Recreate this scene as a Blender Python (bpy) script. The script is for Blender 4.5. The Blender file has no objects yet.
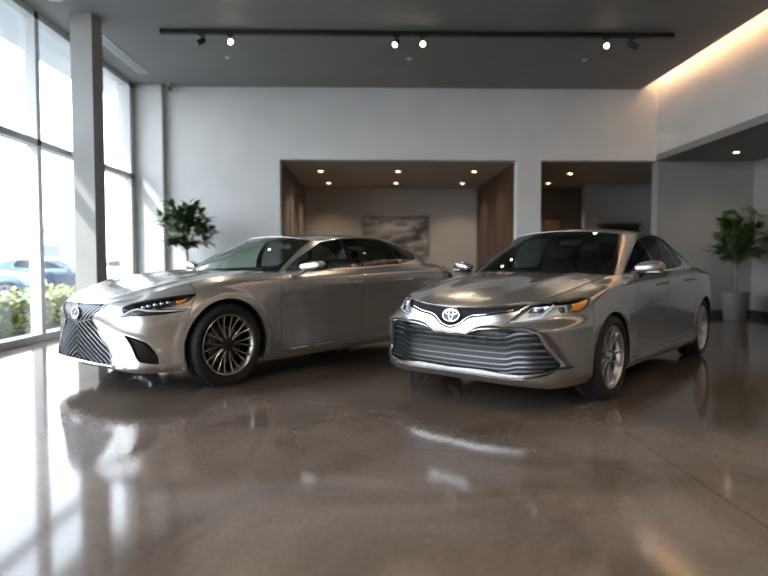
# Car showroom: two sedans on polished concrete
# ---------------------------------------------------------------- surfaces
import numpy as np
from math import sin, cos, tan, pi, sqrt, atan2, radians, hypot

def pchip(xk, yk, x):
    xk = np.asarray(xk, float); yk = np.asarray(yk, float)
    if yk.ndim == 1: return pchip(xk, yk[:, None], x)[:, 0]
    h = np.diff(xk)[:, None]; d = np.diff(yk, axis=0)/h
    m = np.zeros_like(yk)
    a, b = d[:-1], d[1:]
    w1 = 2*h[1:]+h[:-1]; w2 = h[1:]+2*h[:-1]
    with np.errstate(all='ignore'):
        hm = (w1+w2)/(w1/a+w2/b)
    m[1:-1] = np.where(a*b > 0, hm, 0); m[0] = d[0]; m[-1] = d[-1]
    x = np.clip(np.asarray(x, float), xk[0], xk[-1])
    i = np.clip(np.searchsorted(xk, x, side='right')-1, 0, len(xk)-2)
    hh = h[i]; t = ((x-xk[i])[:, None])/hh
    return ((2*t**3-3*t**2+1)*yk[i]+(t**3-2*t**2+t)*hh*m[i]+(-2*t**3+3*t**2)*yk[i+1]+(t**3-t**2)*hh*m[i+1])

def gsm(a, sig, axis, mode='odd'):
    if sig <= 0: return a
    a = np.moveaxis(np.asarray(a, float), axis, 0); r = int(3*sig)+1; n = len(a)
    r = min(r, n-1)
    k = np.exp(-.5*(np.arange(-r, r+1)/sig)**2); k /= k.sum()
    if mode == 'odd': L = 2*a[0]-a[r:0:-1]; R = 2*a[-1]-a[-2:-r-2:-1]
    else: L = a[r:0:-1]; R = a[-2:-r-2:-1]
    p = np.concatenate([L, a, R]); o = sum(k[j]*p[j:j+n] for j in range(2*r+1))
    return np.moveaxis(o, 0, axis)

def polyres(p, h):
    p = np.asarray(p, float); out = [p[0]]
    for a, b in zip(p[:-1], p[1:]):
        n = max(1, int(np.ceil(np.linalg.norm(b-a)/h)))
        for k in range(1, n+1): out.append(a+(b-a)*k/n)
    return np.array(out)

def smoothline(p, n=24):
    p = np.asarray(p, float); d = np.concatenate([[0], np.cumsum(np.linalg.norm(np.diff(p, axis=0), axis=1))])
    q = pchip(d, p, np.linspace(0, d[-1], n)); return q

class Surf:
    def __init__(s, a, b, P):
        s.a = np.asarray(a, float); s.b = np.asarray(b, float); s.P = P; s.calc()
    def calc(s):
        da = np.gradient(s.P, s.a, axis=0); db = np.gradient(s.P, s.b, axis=1)
        N = np.cross(da, db); N /= np.linalg.norm(N, axis=2, keepdims=True)+1e-12
        m = N[len(s.a)//2, len(s.b)//2]
        if m[1] < 0: N = -N
        s.N = N
    def _s(s, T, a, b):
        na, nb = len(s.a), len(s.b)
        fa = np.clip((a-s.a[0])/(s.a[-1]-s.a[0])*(na-1), 0, na-1.0001); fb = np.clip((b-s.b[0])/(s.b[-1]-s.b[0])*(nb-1), 0, nb-1.0001)
        i = fa.astype(int); j = fb.astype(int); u = (fa-i)[:, None]; v = (fb-j)[:, None]
        return T[i, j]*(1-u)*(1-v)+T[i+1, j]*u*(1-v)+T[i, j+1]*(1-u)*v+T[i+1, j+1]*u*v
    def ev(s, ab, off=0.0):
        ab = np.atleast_2d(np.asarray(ab, float)); P = s._s(s.P, ab[:, 0], ab[:, 1]); N = s._s(s.N, ab[:, 0], ab[:, 1])
        N = N/(np.linalg.norm(N, axis=1, keepdims=True)+1e-12)
        return P+N*off, N
    def inv(s, fun, tg, mask=None, off=0.0):
        G = fun((s.P+s.N*off).reshape(-1, 3)); out = []
        ok = np.ones(len(G), bool) if mask is None else mask.reshape(-1)
        A, B = np.meshgrid(s.a, s.b, indexing='ij'); A = A.ravel(); B = B.ravel()
        for t in tg:
            d = ((G-t)**2).sum(1); d[~ok] = 1e9; k = d.argmin(); q = np.array([A[k], B[k]])
            for _ in range(6):
                e = 1e-3
                f0, f1, f2 = fun(s.ev([q, q+[e, 0], q+[0, e]], off)[0])
                J = np.array([(f1-f0)/e, (f2-f0)/e]).T
                st = np.linalg.lstsq(J, np.asarray(t)-f0, rcond=1e-3)[0]; st = np.clip(st, -.03, .03)
                q = np.clip(q+st, [s.a[0], s.b[0]], [s.a[-1], s.b[-1]])
            out.append(q)
        return np.array(out)
    def xz(s, pts, lo=-9, hi=9):      # side-view (x,z) points to surface coordinates
        m = (s.P[..., 0] > lo) & (s.P[..., 0] < hi) & (s.N[..., 1] > .05)
        return s.inv(lambda p: p[:, [0, 2]], np.asarray(pts, float), m)

VH = 0.8
def make_body(outline, stations, vk, arches, flare=.012, ssig=3.0, vsig=1.2, mods=()):
    o = np.array(outline, float)
    full = np.concatenate([o[:0:-1]*[1, -1], o, o[-2::-1]*[1, -1]])
    d = np.concatenate([[0], np.cumsum(np.linalg.norm(np.diff(full, axis=0), axis=1))])
    n0 = len(o)-1; d = d-d[n0]; sk = d[n0:n0+len(o)]; S = sk[-1]
    h = .02; ns = int(round(S/h)); h = S/ns; pad = 60
    ss = np.arange(-pad, ns+pad+1)*h
    C = gsm(pchip(d, full, ss), ssig, 0)
    T = np.gradient(C, axis=0); T /= np.linalg.norm(T, axis=1, keepdims=True)
    n = np.stack([-T[:, 1], T[:, 0]], 1)
    # tangent at the nose points +y, outward is -x
    if n[pad, 0] > 0: n = -n
    C = C[pad:pad+ns+1]; n = n[pad:pad+ns+1]; n[0, 1] = 0; n[-1, 1] = 0
    sa = ss[pad:pad+ns+1]
    st = [sk[i] if isinstance(i, int) else np.interp(i, range(len(o)), sk) for i, _ in stations]
    tab = np.array([q for _, q in stations], float)           # (k, m, 2)
    k, m, _ = tab.shape
    st2 = [-st[1]]+list(st)+[2*S-st[-2]]; tab2 = np.concatenate([tab[1:2], tab, tab[-2:-1]])
    D = pchip(st2, tab2.reshape(k+2, -1), sa).reshape(-1, m, 2)
    nv = 81; vv = np.linspace(0, 1, nv)
    D = np.moveaxis(D, 1, 0).reshape(m, -1); D = pchip(vk, D, vv).reshape(nv, -1, 2); D = np.moveaxis(D, 0, 1)
    D = gsm(D, ssig, 0, 'even'); D = gsm(D, vsig*nv/81, 1, 'odd')
    P = np.zeros((len(sa), nv, 3))
    P[..., 0] = C[:, None, 0]-n[:, None, 0]*D[..., 0]; P[..., 1] = C[:, None, 1]-n[:, None, 1]*D[..., 0]; P[..., 2] = D[..., 1]
    P[0, :, 1] = 0; P[-1, :, 1] = 0
    for (ax, az, r) in arches:
        dd = np.hypot(P[..., 0]-ax, P[..., 2]-az)
        q_ = np.clip((r+.085-dd)/.03, 0, 1); w = q_*q_*(3-2*q_)*flare*np.clip((P[..., 1]-.5)/.2, 0, 1)
        P[..., 0] += n[:, None, 0]*w; P[..., 1] += n[:, None, 1]*w
    for f in mods: P = f(P, sa, vv)
    s = Surf(sa, vv*VH, P); s.S = S; s.top = P[:, -1].copy()
    s.N[0, :, 1] = 0; s.N[-1, :, 1] = 0
    return s

def field(bx, by, bz, cx, cz, pw=2.2, extra=None):
    """height over the plan: edge line (bx,by,bz), crown line (cx,cz)"""
    i = np.argsort(bx); bx, by, bz = bx[i], by[i], bz[i]
    def f(x, y):
        x = np.asarray(x, float); y = np.abs(np.asarray(y, float))
        yb = np.maximum(np.interp(x, bx, by), 1e-4); zb = np.interp(x, bx, bz); zc = pchip(cx, cz, np.atleast_1d(x)).reshape(x.shape)
        u = np.clip(y/yb, 0, 1.0)
        z = zb+(zc-zb)*(1-u**pw)
        if extra is not None: z = z+extra(x, y, u)
        return z
    return f

def ring_surf(base, top, bulge, nb=25, sig=2.0, wpow=None):
    """greenhouse between the base line and the roof edge (half)"""
    base = np.array(base, float); top = np.array(top, float); bulge = np.array(bulge, float)
    mid = (base+top)/2
    d = np.concatenate([[0], np.cumsum(np.linalg.norm(np.diff(mid, axis=0), axis=1))]); S = d[-1]
    na = int(S/.02)+1; a = np.linspace(0, S, na)
    st2 = np.concatenate([[-d[1]], d, [2*S-d[-2]]])
    def it(T):
        mir = np.array([1, -1, 1.]) if T.shape[1] == 3 else np.array([1.])
        return pchip(st2, np.concatenate([T[1:2]*mir, T, T[-2:-1]*mir]), a)
    B = gsm(it(base), sig, 0); T = gsm(it(top), sig, 0); U = it(bulge[:, None])[:, 0]
    w = np.linspace(0, 1, nb)
    P = B[:, None]*(1-w)[None, :, None]+T[:, None]*w[None, :, None]
    dd = np.gradient(P, axis=0); up = (T-B)[:, None]*np.ones((1, nb, 1)); N = np.cross(dd, up); N /= np.linalg.norm(N, axis=2, keepdims=True)+1e-9
    if N[na//2, nb//2, 1] < 0: N = -N
    P = P+N*(U[:, None]*(4*w*(1-w))[None])[..., None]
    P[0, :, 1] = 0; P[-1, :, 1] = 0
    s = Surf(a, w*.45, P); s.S = S; s.N[0, :, 1] = 0; s.N[-1, :, 1] = 0; s.keys = d
    return s
# ---------------------------------------------------------------- car body data (x back from the front axle, y left, z up)
VK = [0, .1, .22, .40, .58, .74, .88, 1.0]
def groove(path, w, amp):
    path = np.array(path, float)
    def f(P, sa, vv):
        A, B = np.meshgrid(sa, vv*VH, indexing='ij'); d = np.full(A.shape, 9.)
        for p, q in zip(path[:-1], path[1:]):
            e = q-p; t = np.clip(((A-p[0])*e[0]+(B-p[1])*e[1])/(e@e), 0, 1); d = np.minimum(d, np.hypot(A-p[0]-t*e[0], B-p[1]-t*e[1]))
        N = np.cross(np.gradient(P, axis=0), np.gradient(P, axis=1)); N /= np.linalg.norm(N, axis=2, keepdims=True)+1e-9
        if N[len(sa)//2, 40, 1] < 0: N = -N
        return P-N*(amp*np.exp(-(d/w)**2))[..., None]
    return f
def define(kind):
    c = {}
    if kind == 'A':     # mid-size sedan with the slatted grille
        outline = [(-.99,0),(-.985,.2),(-.968,.4),(-.925,.56),(-.875,.68),(-.80,.765),(-.69,.82),(-.54,.855),(-.34,.88),(0,.897),(.4,.90),(.8,.903),
                   (1.4,.908),(2.0,.912),(2.5,.912),(2.825,.91),(3.12,.895),(3.38,.85),(3.56,.77),(3.68,.6),(3.74,.35),(3.76,0)]
        st = [(0,[(.06,.20),(.0,.262),(.0,.31),(.012,.44),(.0,.56),(.005,.63),(.02,.70),(.03,.752)]),
              (1,[(.06,.20),(.0,.26),(.0,.31),(.012,.44),(.0,.56),(.01,.64),(.025,.705),(.04,.758)]),
              (2,[(.06,.195),(.0,.255),(.0,.31),(.012,.44),(.0,.56),(.03,.645),(.05,.715),(.09,.775)]),
              (3,[(.06,.19),(.0,.25),(.0,.315),(.01,.44),(.0,.585),(.06,.652),(.105,.725),(.145,.79)]),
              (4,[(.06,.185),(.0,.245),(.0,.32),(.01,.44),(.0,.59),(.075,.66),(.125,.735),(.175,.80)]),
              (5,[(.06,.18),(.01,.24),(.005,.32),(.01,.44),(.0,.60),(.08,.665),(.125,.745),(.19,.812)]),
              (6,[(.06,.18),(.02,.24),(.01,.32),(.008,.44),(.0,.61),(.065,.675),(.11,.76),(.195,.825)]),
              (7,[(.06,.18),(.02,.24),(.01,.32),(.005,.44),(.0,.62),(.04,.69),(.075,.785),(.20,.845)]),
              (8,[(.05,.19),(.015,.25),(.008,.33),(.003,.45),(.0,.60),(.015,.72),(.06,.815),(.205,.872)]),
              (9,[(.04,.19),(.01,.26),(.006,.34),(.0,.47),(.0,.64),(.015,.77),(.035,.885),(.205,.925)]),
              (10,[(.04,.19),(.012,.26),(.008,.35),(.01,.49),(.008,.67),(.01,.81),(.024,.905),(.175,.972)]),
              (11,[(.05,.19),(.01,.26),(.012,.36),(.018,.50),(.012,.69),(.005,.82),(.020,.912),(.125,.985)]),
              (12,[(.05,.19),(.01,.26),(.014,.36),(.02,.50),(.012,.70),(.002,.83),(.018,.918),(.10,.99)]),
              (13,[(.05,.19),(.01,.26),(.012,.36),(.016,.50),(.01,.70),(.002,.835),(.018,.925),(.10,1.0)]),
              (14,[(.05,.19),(.01,.26),(.008,.36),(.008,.50),(.004,.70),(.0,.84),(.018,.935),(.12,1.01)]),
              (15,[(.05,.19),(.01,.27),(.005,.36),(.0,.50),(.0,.70),(.0,.84),(.022,.94),(.15,1.02)]),
              (16,[(.06,.20),(.02,.28),(.01,.37),(.0,.51),(.0,.70),(.01,.84),(.03,.94),(.17,1.025)]),
              (17,[(.07,.22),(.03,.30),(.01,.39),(.0,.52),(.005,.70),(.02,.84),(.045,.935),(.17,1.03)]),
              (18,[(.08,.23),(.03,.31),(.0,.41),(.0,.53),(.01,.70),(.03,.84),(.07,.94),(.15,1.04)]),
              (19,[(.08,.24),(.03,.32),(.0,.42),(.0,.54),(.02,.70),(.05,.84),(.08,.95),(.12,1.05)]),
              (21,[(.08,.24),(.03,.32),(.0,.42),(.0,.54),(.02,.70),(.05,.84),(.06,.96),(.07,1.06)])]
        c['lip'] = .006; c['arches'] = [(-.02,.334,.362),(2.825,.334,.362)]; c['R'] = .334; c['WB'] = 2.825; c['xa'] = .56
        hc = ([-.965,-.9,-.8,-.6,-.3,0,.3,.6],[.752,.79,.835,.89,.945,.98,1.0,1.015])
        dc = ([2.6,3.1,3.4,3.69,3.76],[1.06,1.075,1.075,1.06,1.05])
        front = [(.22,0),(.24,.25),(.31,.5),(.42,.685)]
        sides = [.60,.85,1.2,1.7,2.2,2.6,2.9]
        rear = [(3.12,.60),(3.2,.45),(3.26,.2),(3.27,0)]
        top = [(.98,0,1.395),(.99,.22,1.39),(1.03,.42,1.372),(1.10,.53,1.355),(1.19,.575,1.348),(1.33,.587,1.358),(1.5,.59,1.37),(1.8,.59,1.378),(2.1,.58,1.37),(2.35,.56,1.348),(2.55,.535,1.318),(2.68,.48,1.312),(2.72,.36,1.33),(2.75,.18,1.342),(2.76,0,1.345)]
        bul = [.035,.035,.03,.015,.015,.02,.022,.022,.02,.02,.02,.02,.02,.02,.02]
        rc = ([.9,1.0,1.3,1.7,2.1,2.5,2.8],[1.37,1.397,1.43,1.445,1.442,1.41,1.34])
    else:               # long luxury sedan with the mesh grille
        outline = [(-.905,0),(-.895,.15),(-.882,.3),(-.855,.45),(-.81,.58),(-.735,.70),(-.61,.79),(-.45,.85),(-.25,.893),(0,.92),(.4,.925),(.8,.925),
                   (1.4,.93),(2.0,.935),(2.5,.945),(3.0,.95),(3.4,.94),(3.7,.88),(3.92,.76),(4.03,.58),(4.09,.32),(4.1,0)]
        st = [(0,[(.05,.22),(.0,.262),(.0,.33),(.0,.44),(.0,.55),(.0,.64),(.01,.70),(.03,.748)]),
              (1,[(.05,.22),(.0,.262),(.0,.33),(.0,.44),(.0,.55),(.0,.64),(.01,.70),(.03,.749)]),
              (2,[(.05,.215),(.0,.262),(.0,.33),(.005,.44),(.015,.55),(.012,.64),(.02,.70),(.05,.752)]),
              (3,[(.05,.205),(.0,.25),(.005,.33),(.015,.44),(.025,.55),(.025,.64),(.045,.71),(.10,.765)]),
              (4,[(.05,.19),(.0,.23),(.01,.32),(.02,.44),(.02,.55),(.03,.645),(.075,.73),(.16,.785)]),
              (5,[(.05,.18),(.0,.225),(.01,.32),(.015,.44),(.01,.56),(.03,.665),(.09,.755),(.20,.81)]),
              (6,[(.05,.18),(.01,.23),(.01,.32),(.01,.44),(.005,.57),(.025,.69),(.08,.785),(.20,.84)]),
              (7,[(.05,.18),(.015,.24),(.01,.33),(.005,.45),(.0,.60),(.02,.73),(.07,.825),(.19,.875)]),
              (8,[(.05,.18),(.01,.25),(.008,.34),(.0,.46),(.0,.63),(.02,.77),(.065,.865),(.185,.92)]),
              (9,[(.04,.18),(.01,.25),(.006,.35),(.0,.48),(.0,.67),(.02,.81),(.048,.905),(.175,.955)]),
              (10,[(.04,.17),(.01,.23),(.008,.33),(.01,.48),(.012,.68),(.012,.83),(.030,.925),(.155,.98)]),
              (11,[(.05,.16),(.01,.22),(.014,.32),(.022,.48),(.018,.69),(.01,.84),(.022,.932),(.115,.985)]),
              (12,[(.05,.16),(.01,.22),(.016,.32),(.026,.48),(.02,.70),(.006,.85),(.018,.938),(.10,1.0)]),
              (13,[(.05,.16),(.01,.22),(.014,.32),(.022,.48),(.016,.71),(.004,.86),(.018,.948),(.105,1.02)]),
              (14,[(.05,.16),(.01,.22),(.01,.32),(.012,.49),(.01,.72),(.002,.87),(.018,.965),(.125,1.045)]),
              (15,[(.05,.17),(.01,.23),(.005,.33),(.0,.50),(.0,.73),(.0,.88),(.024,.98),(.165,1.06)]),
              (16,[(.06,.19),(.02,.26),(.008,.36),(.0,.52),(.0,.73),(.01,.88),(.035,.98),(.20,1.055)]),
              (17,[(.07,.21),(.03,.29),(.01,.39),(.0,.54),(.005,.73),(.02,.88),(.05,.97),(.20,1.04)]),
              (18,[(.08,.22),(.03,.30),(.0,.41),(.0,.55),(.01,.73),(.03,.87),(.07,.96),(.15,1.03)]),
              (19,[(.08,.23),(.03,.31),(.0,.42),(.0,.56),(.02,.73),(.04,.86),(.06,.96),(.10,1.035)]),
              (21,[(.08,.23),(.03,.31),(.0,.42),(.0,.56),(.02,.73),(.04,.86),(.05,.97),(.06,1.05)])]
        c['lip'] = .014; c['groove'] = [(.31, .54), (.38, .50), (.50, .44), (.60, .402), (.70, .365), (.79, .33), (.84, .29), (.87, .24)]; c['arches'] = [(-.015,.364,.405),(3.0,.364,.40)]; c['R'] = .364; c['WB'] = 3.0; c['xa'] = .80
        hc = ([-.885,-.8,-.7,-.5,-.3,-.1,.1,.4,.7],[.748,.785,.82,.87,.912,.95,.98,1.005,1.015])
        dc = ([3.0,3.4,3.75,4.04,4.1],[1.10,1.10,1.085,1.07,1.05])
        front = [(.44,0),(.46,.25),(.53,.5),(.64,.66)]
        sides = [.84,1.1,1.5,2.0,2.5,2.85,3.1]
        rear = [(3.38,.60),(3.5,.45),(3.58,.2),(3.6,0)]
        top = [(1.18,0,1.365),(1.2,.24,1.36),(1.26,.44,1.34),(1.34,.545,1.315),(1.44,.58,1.31),(1.6,.595,1.337),(1.85,.60,1.362),(2.15,.60,1.372),(2.42,.59,1.368),(2.66,.57,1.348),(2.86,.54,1.318),(3.0,.48,1.31),(3.07,.36,1.32),(3.11,.18,1.325),(3.13,0,1.325)]
        bul = [.03,.03,.025,.015,.015,.02,.022,.022,.02,.02,.02,.02,.02,.02,.02]
        rc = ([1.1,1.2,1.5,1.9,2.3,2.7,3.15],[1.345,1.365,1.393,1.415,1.422,1.40,1.32])
    S = make_body(outline, st, VK, c['arches'], flare=c['lip'], ssig=2.5, vsig=.7, mods=[groove(c['groove'], .022, .016)] if 'groove' in c else ()); c['body'] = S
    t = S.top; kk = np.argmax(t[:, 1]); xm = 2.0
    f = t[:, 0] <= xm; r = t[:, 0] >= xm-.2
    # keep x increasing at the nose
    c['hood_z'] = field(t[f, 0], t[f, 1], t[f, 2], *hc)
    c['deck_z'] = field(t[r, 0][::1], t[r, 1], t[r, 2], *dc, pw=2.5)
    bx, by, bz = t[:, 0], t[:, 1], t[:, 2]
    def at(x):
        m = (bx > -.4) & (bx < 3.8); i = np.argsort(bx[m])
        return (x, float(np.interp(x, bx[m][i], by[m][i])), float(np.interp(x, bx[m][i], bz[m][i])))
    base = [(x, y, float(c['hood_z'](np.array([x]), np.array([y]))[0])) for x, y in front]
    base += [at(x) for x in sides]
    base += [(x, y, float(c['deck_z'](np.array([x]), np.array([y]))[0])) for x, y in rear]
    c['ring'] = ring_surf(base, top, bul); c['nfront'] = len(front); c['nside'] = len(sides)
    g = c['ring'].P[:, -1]
    c['roof_z'] = field(g[:, 0], g[:, 1], g[:, 2], *rc, pw=2.2); c['rooftop'] = g; c['top'] = t
    c['ringbase'] = c['ring'].P[:, 0]
    return c
POSE = {'A': (1.256, 5.179, 47.776), 'B': (-1.923, 5.73, 50.0)}
FEAT = {'A': {'upper_grille': [[0.0, 0.783], [0.162, 0.789], [0.362, 0.788], [0.542, 0.788], [0.637, 0.793], [0.512, 0.71], [0.394, 0.698], [0.283, 0.67], [0.215, 0.662], [0.165, 0.642], [0.126, 0.605], [0.09, 0.559], [0.042, 0.525], [0.0, 0.511]], 'headlight': [[0.459, 0.592], [0.534, 0.685], [0.629, 0.775], [0.764, 0.774], [0.946, 0.761], [1.111, 0.74], [1.223, 0.73], [1.299, 0.716], [1.28, 0.686], [1.224, 0.659], [1.168, 0.636], [1.111, 0.631], [1.059, 0.629], [0.903, 0.63], [0.672, 0.617], [0.531, 0.599]], 'amber': [[1.052, 0.653], [1.085, 0.679], [1.118, 0.702], [1.217, 0.708], [1.284, 0.706], [1.269, 0.686], [1.217, 0.66], [1.17, 0.643], [1.113, 0.637]], 'lamp_split': [[0.734, 0.643], [0.922, 0.741]], 'led_box1': [[0.641, 0.752], [0.729, 0.76], [0.867, 0.739], [0.761, 0.689], [0.603, 0.683]], 'lower_grille': [[0.0, 0.441], [0.055, 0.452], [0.147, 0.446], [0.236, 0.503], [0.344, 0.521], [0.465, 0.525], [0.573, 0.503], [0.619, 0.479], [0.688, 0.443], [0.715, 0.394], [0.762, 0.344], [0.82, 0.283], [0.876, 0.225], [0.868, 0.204], [0.809, 0.182], [0.717, 0.156], [0.589, 0.135], [0.456, 0.134], [0.27, 0.161], [0.0, 0.145]], 'frame_out': [[0.147, 0.446], [0.195, 0.502], [0.243, 0.543], [0.32, 0.563], [0.387, 0.562], [0.447, 0.545], [0.555, 0.536], [0.653, 0.507], [0.723, 0.475], [0.767, 0.433], [0.827, 0.376], [0.907, 0.3], [0.945, 0.252], [1.002, 0.189]], 'corner_piece': [[0.597, 0.102], [0.744, 0.147], [0.876, 0.196], [0.974, 0.192]], 'dlo': [[0.77, 0.0], [0.803, 0.119], [0.906, 0.309], [1.088, 0.386], [1.416, 0.424], [1.75, 0.439], [2.108, 0.421], [2.24, 0.335], [2.251, 0.225], [2.206, 0.089], [2.03, 0.025], [1.886, 0.013], [1.433, 0.001], [1.031, 0.0]], 'emblem': [[0.0, 0.68]]}, 'B': {'grille': [[0.0, 0.793], [0.389, 0.771], [0.346, 0.672], [0.246, 0.556], [0.302, 0.467], [0.368, 0.364], [0.475, 0.202], [0.495, 0.131], [0.481, 0.099], [0.329, 0.074], [0.0, 0.091]], 'grille_split': [[0.0, 0.495], [0.246, 0.556]], 'headlight': [[0.553, 0.671], [0.578, 0.703], [0.639, 0.72], [0.716, 0.722], [0.824, 0.713], [0.914, 0.703], [0.996, 0.69], [1.078, 0.676], [1.14, 0.666], [1.219, 0.657], [1.177, 0.631], [1.131, 0.609], [1.067, 0.602], [1.006, 0.602], [0.947, 0.604], [0.892, 0.606], [0.975, 0.58], [1.064, 0.559], [1.149, 0.541], [1.103, 0.537], [1.022, 0.543], [0.905, 0.557], [0.788, 0.57], [0.657, 0.586], [0.559, 0.588], [0.592, 0.628]], 'amber': [[1.043, 0.616], [1.051, 0.636], [1.113, 0.638], [1.145, 0.636], [1.121, 0.617], [1.078, 0.61]], 'projectors': [[0.752, 0.67], [0.804, 0.67], [0.864, 0.667], [0.921, 0.66], [0.976, 0.652]], 'drl': [[0.579, 0.6], [0.637, 0.634], [0.698, 0.645], [0.807, 0.613], [0.926, 0.581], [1.023, 0.559], [1.129, 0.54]], 'fog': [[0.592, 0.395], [0.697, 0.356], [0.783, 0.32], [0.823, 0.285], [0.852, 0.237], [0.878, 0.183], [0.891, 0.117], [0.832, 0.125], [0.735, 0.144], [0.715, 0.166], [0.693, 0.218], [0.654, 0.309]], 'chrome_low': [[0.551, 0.075], [0.654, 0.099], [0.765, 0.102], [0.879, 0.084], [0.913, 0.063]], 'hood_cut': [[0.508, 0.8], [0.616, 0.721]], 'dlo': [[0.742, 0.0], [0.736, 0.095], [0.75, 0.204], [0.785, 0.338], [0.854, 0.45], [1.065, 0.45], [1.426, 0.45], [1.905, 0.437], [2.378, 0.392], [2.555, 0.305], [2.676, 0.165], [2.623, 0.094], [2.414, 0.029], [2.157, 0.0], [1.882, 0.0], [1.476, 0.0], [1.106, 0.0], [0.89, 0.0]], 'emblem': [[0.0, 0.615]], 'chrome_sill': [[2.074, 0.102], [2.332, 0.114], [2.678, 0.116], [3.057, 0.124], [3.688, 0.146]], 'handle_F': [[2.99, 0.598], [3.23, 0.605]], 'handle_R': [[3.917, 0.591], [4.172, 0.599]]}}
# ---------------------------------------------------------------- scene helpers
import bpy, random
from mathutils import Vector, Matrix
from mathutils.geometry import delaunay_2d_cdt
SC = bpy.context.scene; COL = SC.collection
random.seed(4); RNG = np.random.default_rng(7)

def link(o, parent=None):
    COL.objects.link(o)
    if parent is not None: o.parent = parent
    return o
def tag(o, label=None, cat=None, group=None, kind=None):
    if label: o['label'] = label
    if cat: o['category'] = cat
    if group: o['group'] = group
    if kind: o['kind'] = kind
    return o
def empty(name, loc=(0, 0, 0), rz=0, label=None, cat=None, group=None):
    o = bpy.data.objects.new(name, None); o.location = loc; o.rotation_euler = (0, 0, rz); o.empty_display_size = .2
    link(o); return tag(o, label, cat, group)

MAT = {}
def mat(name, col, rough=.5, metal=0, coat=0, coat_rough=.03, emit=None, es=0, spec=.5, ior=1.5):
    if name in MAT: return MAT[name]
    m = bpy.data.materials.new(name); m.use_nodes = True; b = m.node_tree.nodes['Principled BSDF']
    b.inputs['Base Color'].default_value = (*col, 1); b.inputs['Roughness'].default_value = rough; b.inputs['Metallic'].default_value = metal
    b.inputs['Coat Weight'].default_value = coat; b.inputs['Coat Roughness'].default_value = coat_rough
    b.inputs['Specular IOR Level'].default_value = spec; b.inputs['IOR'].default_value = ior
    if emit: b.inputs['Emission Color'].default_value = (*emit, 1); b.inputs['Emission Strength'].default_value = es
    MAT[name] = m; return m
def noisy(m, c1, c2, scale=5, detail=4, lo=.35, hi=.65, rough=None, bump=0, coord='Object', stretch=(1, 1, 1), dist=0.0):
    nt = m.node_tree; N = nt.nodes; L = nt.links; b = N['Principled BSDF']
    tc = N.new('ShaderNodeTexCoord'); mp = N.new('ShaderNodeMapping'); mp.inputs['Scale'].default_value = stretch
    no = N.new('ShaderNodeTexNoise'); no.inputs['Scale'].default_value = scale; no.inputs['Detail'].default_value = detail; no.inputs['Distortion'].default_value = dist
    cr = N.new('ShaderNodeValToRGB'); cr.color_ramp.elements[0].position = lo; cr.color_ramp.elements[1].position = hi
    cr.color_ramp.elements[0].color = (*c1, 1); cr.color_ramp.elements[1].color = (*c2, 1)
    L.new(tc.outputs[coord], mp.inputs[0]); L.new(mp.outputs[0], no.inputs['Vector']); L.new(no.outputs[0], cr.inputs[0]); L.new(cr.outputs[0], b.inputs['Base Color'])
    if rough:
        mr = N.new('ShaderNodeMapRange'); mr.inputs[1].default_value = lo; mr.inputs[2].default_value = hi; mr.inputs[3].default_value = rough[0]; mr.inputs[4].default_value = rough[1]
        L.new(no.outputs[0], mr.inputs[0]); L.new(mr.outputs[0], b.inputs['Roughness'])
    if bump:
        bp = N.new('ShaderNodeBump'); bp.inputs['Strength'].default_value = bump; bp.inputs['Distance'].default_value = .01
        L.new(no.outputs[0], bp.inputs['Height']); L.new(bp.outputs[0], b.inputs['Normal'])
    return m
def glass(name, tint=(.9, .95, .93), refl=1.0, rough=.0, base=.04):
    if name in MAT: return MAT[name]
    m = bpy.data.materials.new(name); m.use_nodes = True; nt = m.node_tree; N = nt.nodes; L = nt.links
    N.remove(N['Principled BSDF']); out = N['Material Output']
    tr = N.new('ShaderNodeBsdfTransparent'); tr.inputs[0].default_value = (*tint, 1)
    gl = N.new('ShaderNodeBsdfGlossy'); gl.inputs['Roughness'].default_value = rough; gl.inputs[0].default_value = (refl, refl, refl, 1)
    fr = N.new('ShaderNodeFresnel'); ge = N.new('ShaderNodeNewGeometry'); mr = N.new('ShaderNodeMapRange'); mr.inputs[3].default_value = 1.5; mr.inputs[4].default_value = 1/1.5
    L.new(ge.outputs['Backfacing'], mr.inputs[0]); L.new(mr.outputs[0], fr.inputs[0])
    mx = N.new('ShaderNodeMixShader'); L.new(fr.outputs[0], mx.inputs[0]); L.new(tr.outputs[0], mx.inputs[1]); L.new(gl.outputs[0], mx.inputs[2]); L.new(mx.outputs[0], out.inputs[0])
    MAT[name] = m; return m

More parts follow.
